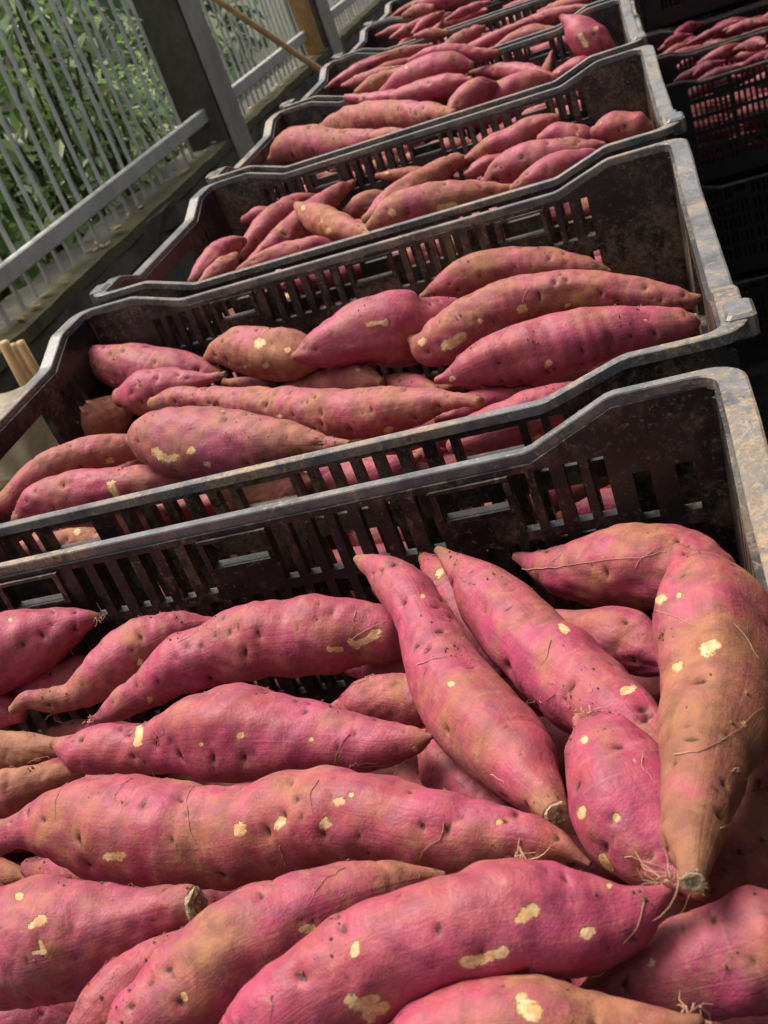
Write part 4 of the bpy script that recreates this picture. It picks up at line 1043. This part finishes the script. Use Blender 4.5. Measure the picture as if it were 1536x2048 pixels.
for k, lst in ANN.items():
    CH_ALL[k] = []
    for nm, pts in lst:
        p = np.array(pts, float); d = np.r_[0, np.cumsum(np.linalg.norm(np.diff(p[:, :2], axis=0), axis=1))]; s = d / d[-1]
        a, b_ = DEPTH[nm]; dep = a + (b_ - a) * s
        xyz = np.array([CC + ray(u, v) * z for (u, v), z in zip(p[:, :2], dep)]); P = np.c_[xyz, p[:, 2] * dep / CF]
        CH_ALL[k].append(chain(P, 14))
        step, seg = {1: (0.00095, 120), 2: (0.0016, 72), 3: (0.0026, 44), 4: (0.003, 36)}.get(k, (0.005, 24))
        dirt = DIRT.get(nm, prng.uniform(0.1, 0.75)); pur = PURP.get(nm, prng.uniform(0, 0.25))
        make_potato(P, step, seg, LAB[nm], 'sweet potatoes in the %s crate of the row' % ORD[k - 1], dirt, pur, PEEL.get(nm), CUT.get(nm), HAIR.get(nm), TUFT.get(nm), {1: 5, 2: 2}.get(k, 0), 2, 0.05, {'P15': 0.75, 'P6': 0.7, 'P7': 0.5, 'P12': 0.5}.get(nm, 0.0))

# the rest of each crate's load: darts thrown between the placed ones, never in front of them
def load(k, org, n, zlo, zhi, label, group, rng_r=(0.013, 0.019), tries=2500, res=(0.0035, 30), purple=(0, .3), dirt=(.2, .6), near_hi=None, shared=None, yaw=0.5, yr=(0.03, 0.385), xr=(0.03, 0.57)):
    ex = CH_ALL.setdefault(k, []); vis = [c for c in ex]; made = 0
    vp = np.concatenate([c[0] for c in vis]) if vis else np.zeros((0, 3)); vr = np.concatenate([c[1] for c in vis]) if vis else np.zeros(0)
    vj = project(vp) if len(vp) else np.zeros((0, 3))
    for t in range(tries):
        if made >= n: break
        L = prng.uniform(0.09, 0.18); R = prng.uniform(*rng_r); x = prng.uniform(*xr); y = prng.uniform(*yr); hi = zhi
        if near_hi is not None and y < 0.10: hi = near_hi
        z = prng.uniform(zlo, hi); a = prng.normal(0, yaw); tl = prng.normal(0, 0.10); tt_ = np.linspace(-0.5, 0.5, 7)
        d = np.array([math.cos(a) * math.cos(tl), math.sin(a) * math.cos(tl), math.sin(tl)]); side = np.array([-d[1], d[0], 0]); bend = prng.normal(0, 0.05)
        pts = np.array([x, y, z]) + tt_[:, None] * L * d + side * ((tt_ ** 2 - 0.1) * bend)[:, None]
        prof = np.array([0.22, 0.62, 0.9, 1.0, 0.92, 0.62, 0.2]) * R * prng.uniform(0.88, 1.12, 7)
        if (pts[:, 0] - prof).min() < 0.032 or (pts[:, 0] + prof).max() > 0.568 or (pts[:, 1] - prof).min() < 0.020 or (pts[:, 1] + prof).max() > 0.394: continue
        P = np.c_[pts + np.array(org), prof]; c, r = chain(P, 12)
        ok = True
        for (ec, er) in ex:
            if (np.linalg.norm(c[:, None] - ec[None], axis=-1) - 0.92 * (r[:, None] + er[None])).min() < 0: ok = False; break
        if not ok: continue
        if len(vp) and shared is None:
            j = project(c); rp = r * CF / j[:, 2]; vpx = vr * CF / vj[:, 2]
            hit = (np.hypot(j[:, None, 0] - vj[None, :, 0], j[:, None, 1] - vj[None, :, 1]) < rp[:, None] + vpx[None]) & (j[:, None, 2] < vj[None, :, 2])
            if hit.any(): continue
        ex.append((c, r)); made += 1
        make_potato(P, res[0], res[1], label, group, prng.uniform(*dirt), prng.uniform(*purple), None, None, None, None, 0, 2)
    return made
cnt = []
for k in (2, 3, 4):                                     # the ones behind the slots of the next crate's wall
    cnt.append(load(k, (CRATE_AT[k][0], CRATE_AT[k][1], 0), 9, -0.105, -0.038, 'sweet potato showing through the near slots of the %s crate of the row' % ORD[k - 1], 'sweet potatoes in the %s crate of the row' % ORD[k - 1], res=(0.0025, 40), purple=(0, 0.25), yr=(0.03, 0.075), yaw=0.12, rng_r=(0.013, 0.017)))
cnt.append(load(1, (CRATE_AT[1][0], CRATE_AT[1][1], 0), 12, -0.125, -0.055, 'sweet potato at the fence-side end of the first crate of the row', 'sweet potatoes in the first crate of the row', res=(0.0025, 40), yr=(0.03, 0.26), xr=(0.09, 0.13), yaw=0.2))
for k in (1, 2, 3, 4):
    cnt.append(load(k, (CRATE_AT[k][0], CRATE_AT[k][1], 0), 12 if k == 1 else 16, -0.125, -0.097 if k == 1 else -0.062, 'sweet potato buried among the others in the %s crate of the row' % ORD[k - 1], 'sweet potatoes in the %s crate of the row' % ORD[k - 1], near_hi=-0.045, res=(0.002, 44) if k < 3 else (0.0035, 28), purple=(0.1, 0.4)))
for k in (5, 6, 7, 8):
    cnt.append(load(k, (CRATE_AT[k][0], CRATE_AT[k][1], 0), {5: 30, 6: 24, 7: 10, 8: 3}[k], -0.10 if k < 7 else -0.05, -0.010, 'sweet potato in the heap of the %s crate of the row' % ORD[k - 1], 'sweet potatoes in the %s crate of the row' % ORD[k - 1], (0.010, 0.0165), 6000, (0.005, 20)))
for k in (0, 1):
    org = (RX, RY + k * PITCH, GZ + CH + 2 * (CH + 0.0032))
    cnt.append(load(20 + k, org, 24, -0.085, -0.012 if k == 0 else 0.0, 'dull purple sweet potato in the %s shaded crate' % ('nearer' if k == 0 else 'farther'), 'purple sweet potatoes in the %s shaded crate' % ('nearer' if k == 0 else 'farther'), (0.014, 0.022), 5000, (0.006, 18), (0.5, 0.95), (0.0, 0.3), shared=True))
print('loaded', cnt, NP)
# the deep layers nobody can count, one mesh
VV = []; FF = []; AA = []; off = 0; qr = np.random.default_rng(9)
for k in list(range(1, 9)) + [20, 21]:
    if k < 9: org = np.array([CRATE_AT[k][0], CRATE_AT[k][1], 0.0])
    else: org = np.array([RX, RY + (k - 20) * PITCH, GZ + CH + 2 * (CH + 0.0032)])
    for lay in range(5):
        z = -0.274 + lay * 0.031
        for row in range(9):
            y = 0.048 + row * 0.039 + (0.010 if lay % 2 else -0.006)
            x = 0.040 + qr.uniform(0, 0.02)
            while x < 0.50:
                L = min(qr.uniform(0.10, 0.19), 0.562 - x); R = qr.uniform(0.0150, 0.0185); tt_ = np.linspace(0, 1, 6); b_ = qr.normal(0, 0.004)
                P = np.c_[org[0] + x + tt_ * L, org[1] + y + b_ * np.sin(tt_ * 3.14) + qr.normal(0, .002) * np.ones(6), org[2] + z + qr.normal(0, 0.0015) * np.ones(6), R * np.array([.25, .75, 1, .95, .7, .22])]
                V, F, pa, (cc, rr, tt, N, sg) = potato_arrays(P, 0.02, 9, int(qr.integers(1e6)), False)
                VV.append(V); FF.append(F + off); AA.append(pa); off += len(V); x += L + 0.004
VV = np.vstack(VV); FF = np.vstack(FF); AA = np.vstack(AA)
me = bpy.data.meshes.new('buried_sweet_potatoes'); me.vertices.add(len(VV)); me.vertices.foreach_set('co', VV.astype(np.float32).reshape(-1))
me.loops.add(FF.size); me.loops.foreach_set('vertex_index', FF.astype(np.int32).reshape(-1)); me.polygons.add(len(FF)); me.polygons.foreach_set('loop_start', np.arange(0, FF.size, 4, dtype=np.int32)); me.polygons.foreach_set('loop_total', np.full(len(FF), 4, np.int32))
me.polygons.foreach_set('use_smooth', np.ones(len(FF), bool)); me.update(calc_edges=True); ca = me.color_attributes.new('pa', 'FLOAT_COLOR', 'POINT'); ca.data.foreach_set('color', AA[:, :4].reshape(-1).astype(np.float32)); me.attributes.new('sv', 'FLOAT_VECTOR', 'POINT').data.foreach_set('vector', AA[:, 4:].reshape(-1).astype(np.float32)); me.materials.append(M['skin'])
o = link('buried_sweet_potatoes', me); o.color = (0.4, 0.3, 0, 1)
tag(o, 'sweet potatoes filling the crates underneath the visible ones', 'sweet potatoes', kind='stuff')

# ------------------------------------------------------------------ sacks beside the row
def sack(loc, h, w, d, label, tie):
    t = empty('woven_sack', loc); n, k = 50, 40; v = []; f = []; g = np.random.default_rng(int(abs(loc[1]) * 100))
    for i in range(n):
        s = i / (n - 1); z = h * s
        neck = 1.0 if s < 0.86 else (1 - 0.74 * ((s - 0.86) / 0.08) if s < 0.94 else 0.26 + 0.24 * ((s - 0.94) / 0.06))
        sh = (0.86 + 0.14 * math.sin(min(1, s / 0.25) * 1.57)) * max(neck, 0.2)
        for j in range(k):
            a = 6.2832 * j / k; fold = 1 + 0.05 * math.sin(5 * a + 3 * s) + (0.07 * math.sin(9 * a) if s > 0.85 else 0.03 * math.sin(9 * a + 9 * s)) + g.normal() * 0.02 + 0.05 * math.sin(3 * a + 14 * s)
            ca, sa = math.cos(a), math.sin(a); e = 0.75
            v.append((w * sh * fold * math.copysign(abs(ca) ** e, ca), d * sh * fold * math.copysign(abs(sa) ** e, sa), z))
    f = [(i * k + j, i * k + (j + 1) % k, i * k + k + (j + 1) % k, i * k + k + j) for i in range(n - 1) for j in range(k)] + [tuple(range(k - 1, -1, -1))]
    link('bag', mesh('bag', v, f, M['sack'], True), t)
    if tie:
        tt_ = np.linspace(0, 6.2832, 25); b = MB(); b.tube(np.stack([w * 0.31 * np.cos(tt_), d * 0.31 * np.sin(tt_), np.full(25, h * 0.94)], 1), 0.006, 6); b.build('tie', M['dry'], t)
    tag(t, label, 'sack')
sack((-0.315, 1.10, GZ), 1.185, 0.155, 0.20, 'cream woven sack tied at its neck, standing by the hand-hole of the second crate', True)
sack((-0.33, 0.55, GZ), 0.98, 0.17, 0.20, 'lower cream woven sack standing beside the taller tied one', False)

# pale sticks propped behind the sack
for (u, v, x) in ((6, 684, -0.36), (22, 690, -0.37), (38, 684, -0.38)):
    tp = on_x(u, v, x); ft = np.array([tp[0] - 0.10 + 0.03 * (u % 3), tp[1] + 0.12, GZ + 0.012]); tt_ = np.linspace(0, 1, 14)[:, None]
    b = MB(); b.tube((ft * (1 - tt_) + tp * tt_) - ft, np.linspace(0.011, 0.008, 14), 8)
    tag(b.build('stick', M['bamboo'], None, tuple(ft), True), 'pale dry stick propped behind the cream sack', 'stick', 'sticks behind the sack')
# crumbs of dry soil lying on the potatoes
qr = np.random.default_rng(77); VV = []; FF = []; n = 0
oct_v = np.array([(1, 0, 0), (-1, 0, 0), (0, 1, 0), (0, -1, 0), (0, 0, 1), (0, 0, -1)], float); oct_f = np.array([(0, 2, 4), (2, 1, 4), (1, 3, 4), (3, 0, 4), (2, 0, 5), (1, 2, 5), (3, 1, 5), (0, 3, 5)])
for G0, D0 in SKIN:
    for c0 in range(qr.integers(2, 7)):                 # small clusters
        i0 = qr.integers(len(G0)); near = np.where(np.linalg.norm(G0 - G0[i0], axis=1) < qr.uniform(0.004, 0.018))[0]
        for i in qr.choice(near, min(len(near), int(qr.integers(2, 11))), replace=False):
            r = 0.00022 + 0.0008 * qr.random() ** 3; VV.append(G0[i] + D0[i] * r * 0.4 + oct_v * r * qr.uniform(0.6, 1.3, (6, 3))); FF.append(oct_f + n); n += 6
o = link('soil_crumbs', mesh('soil_crumbs', np.vstack(VV), np.vstack(FF), M['crumb'])); tag(o, 'crumbs of dry soil lying on the sweet potatoes', 'soil', kind='stuff')
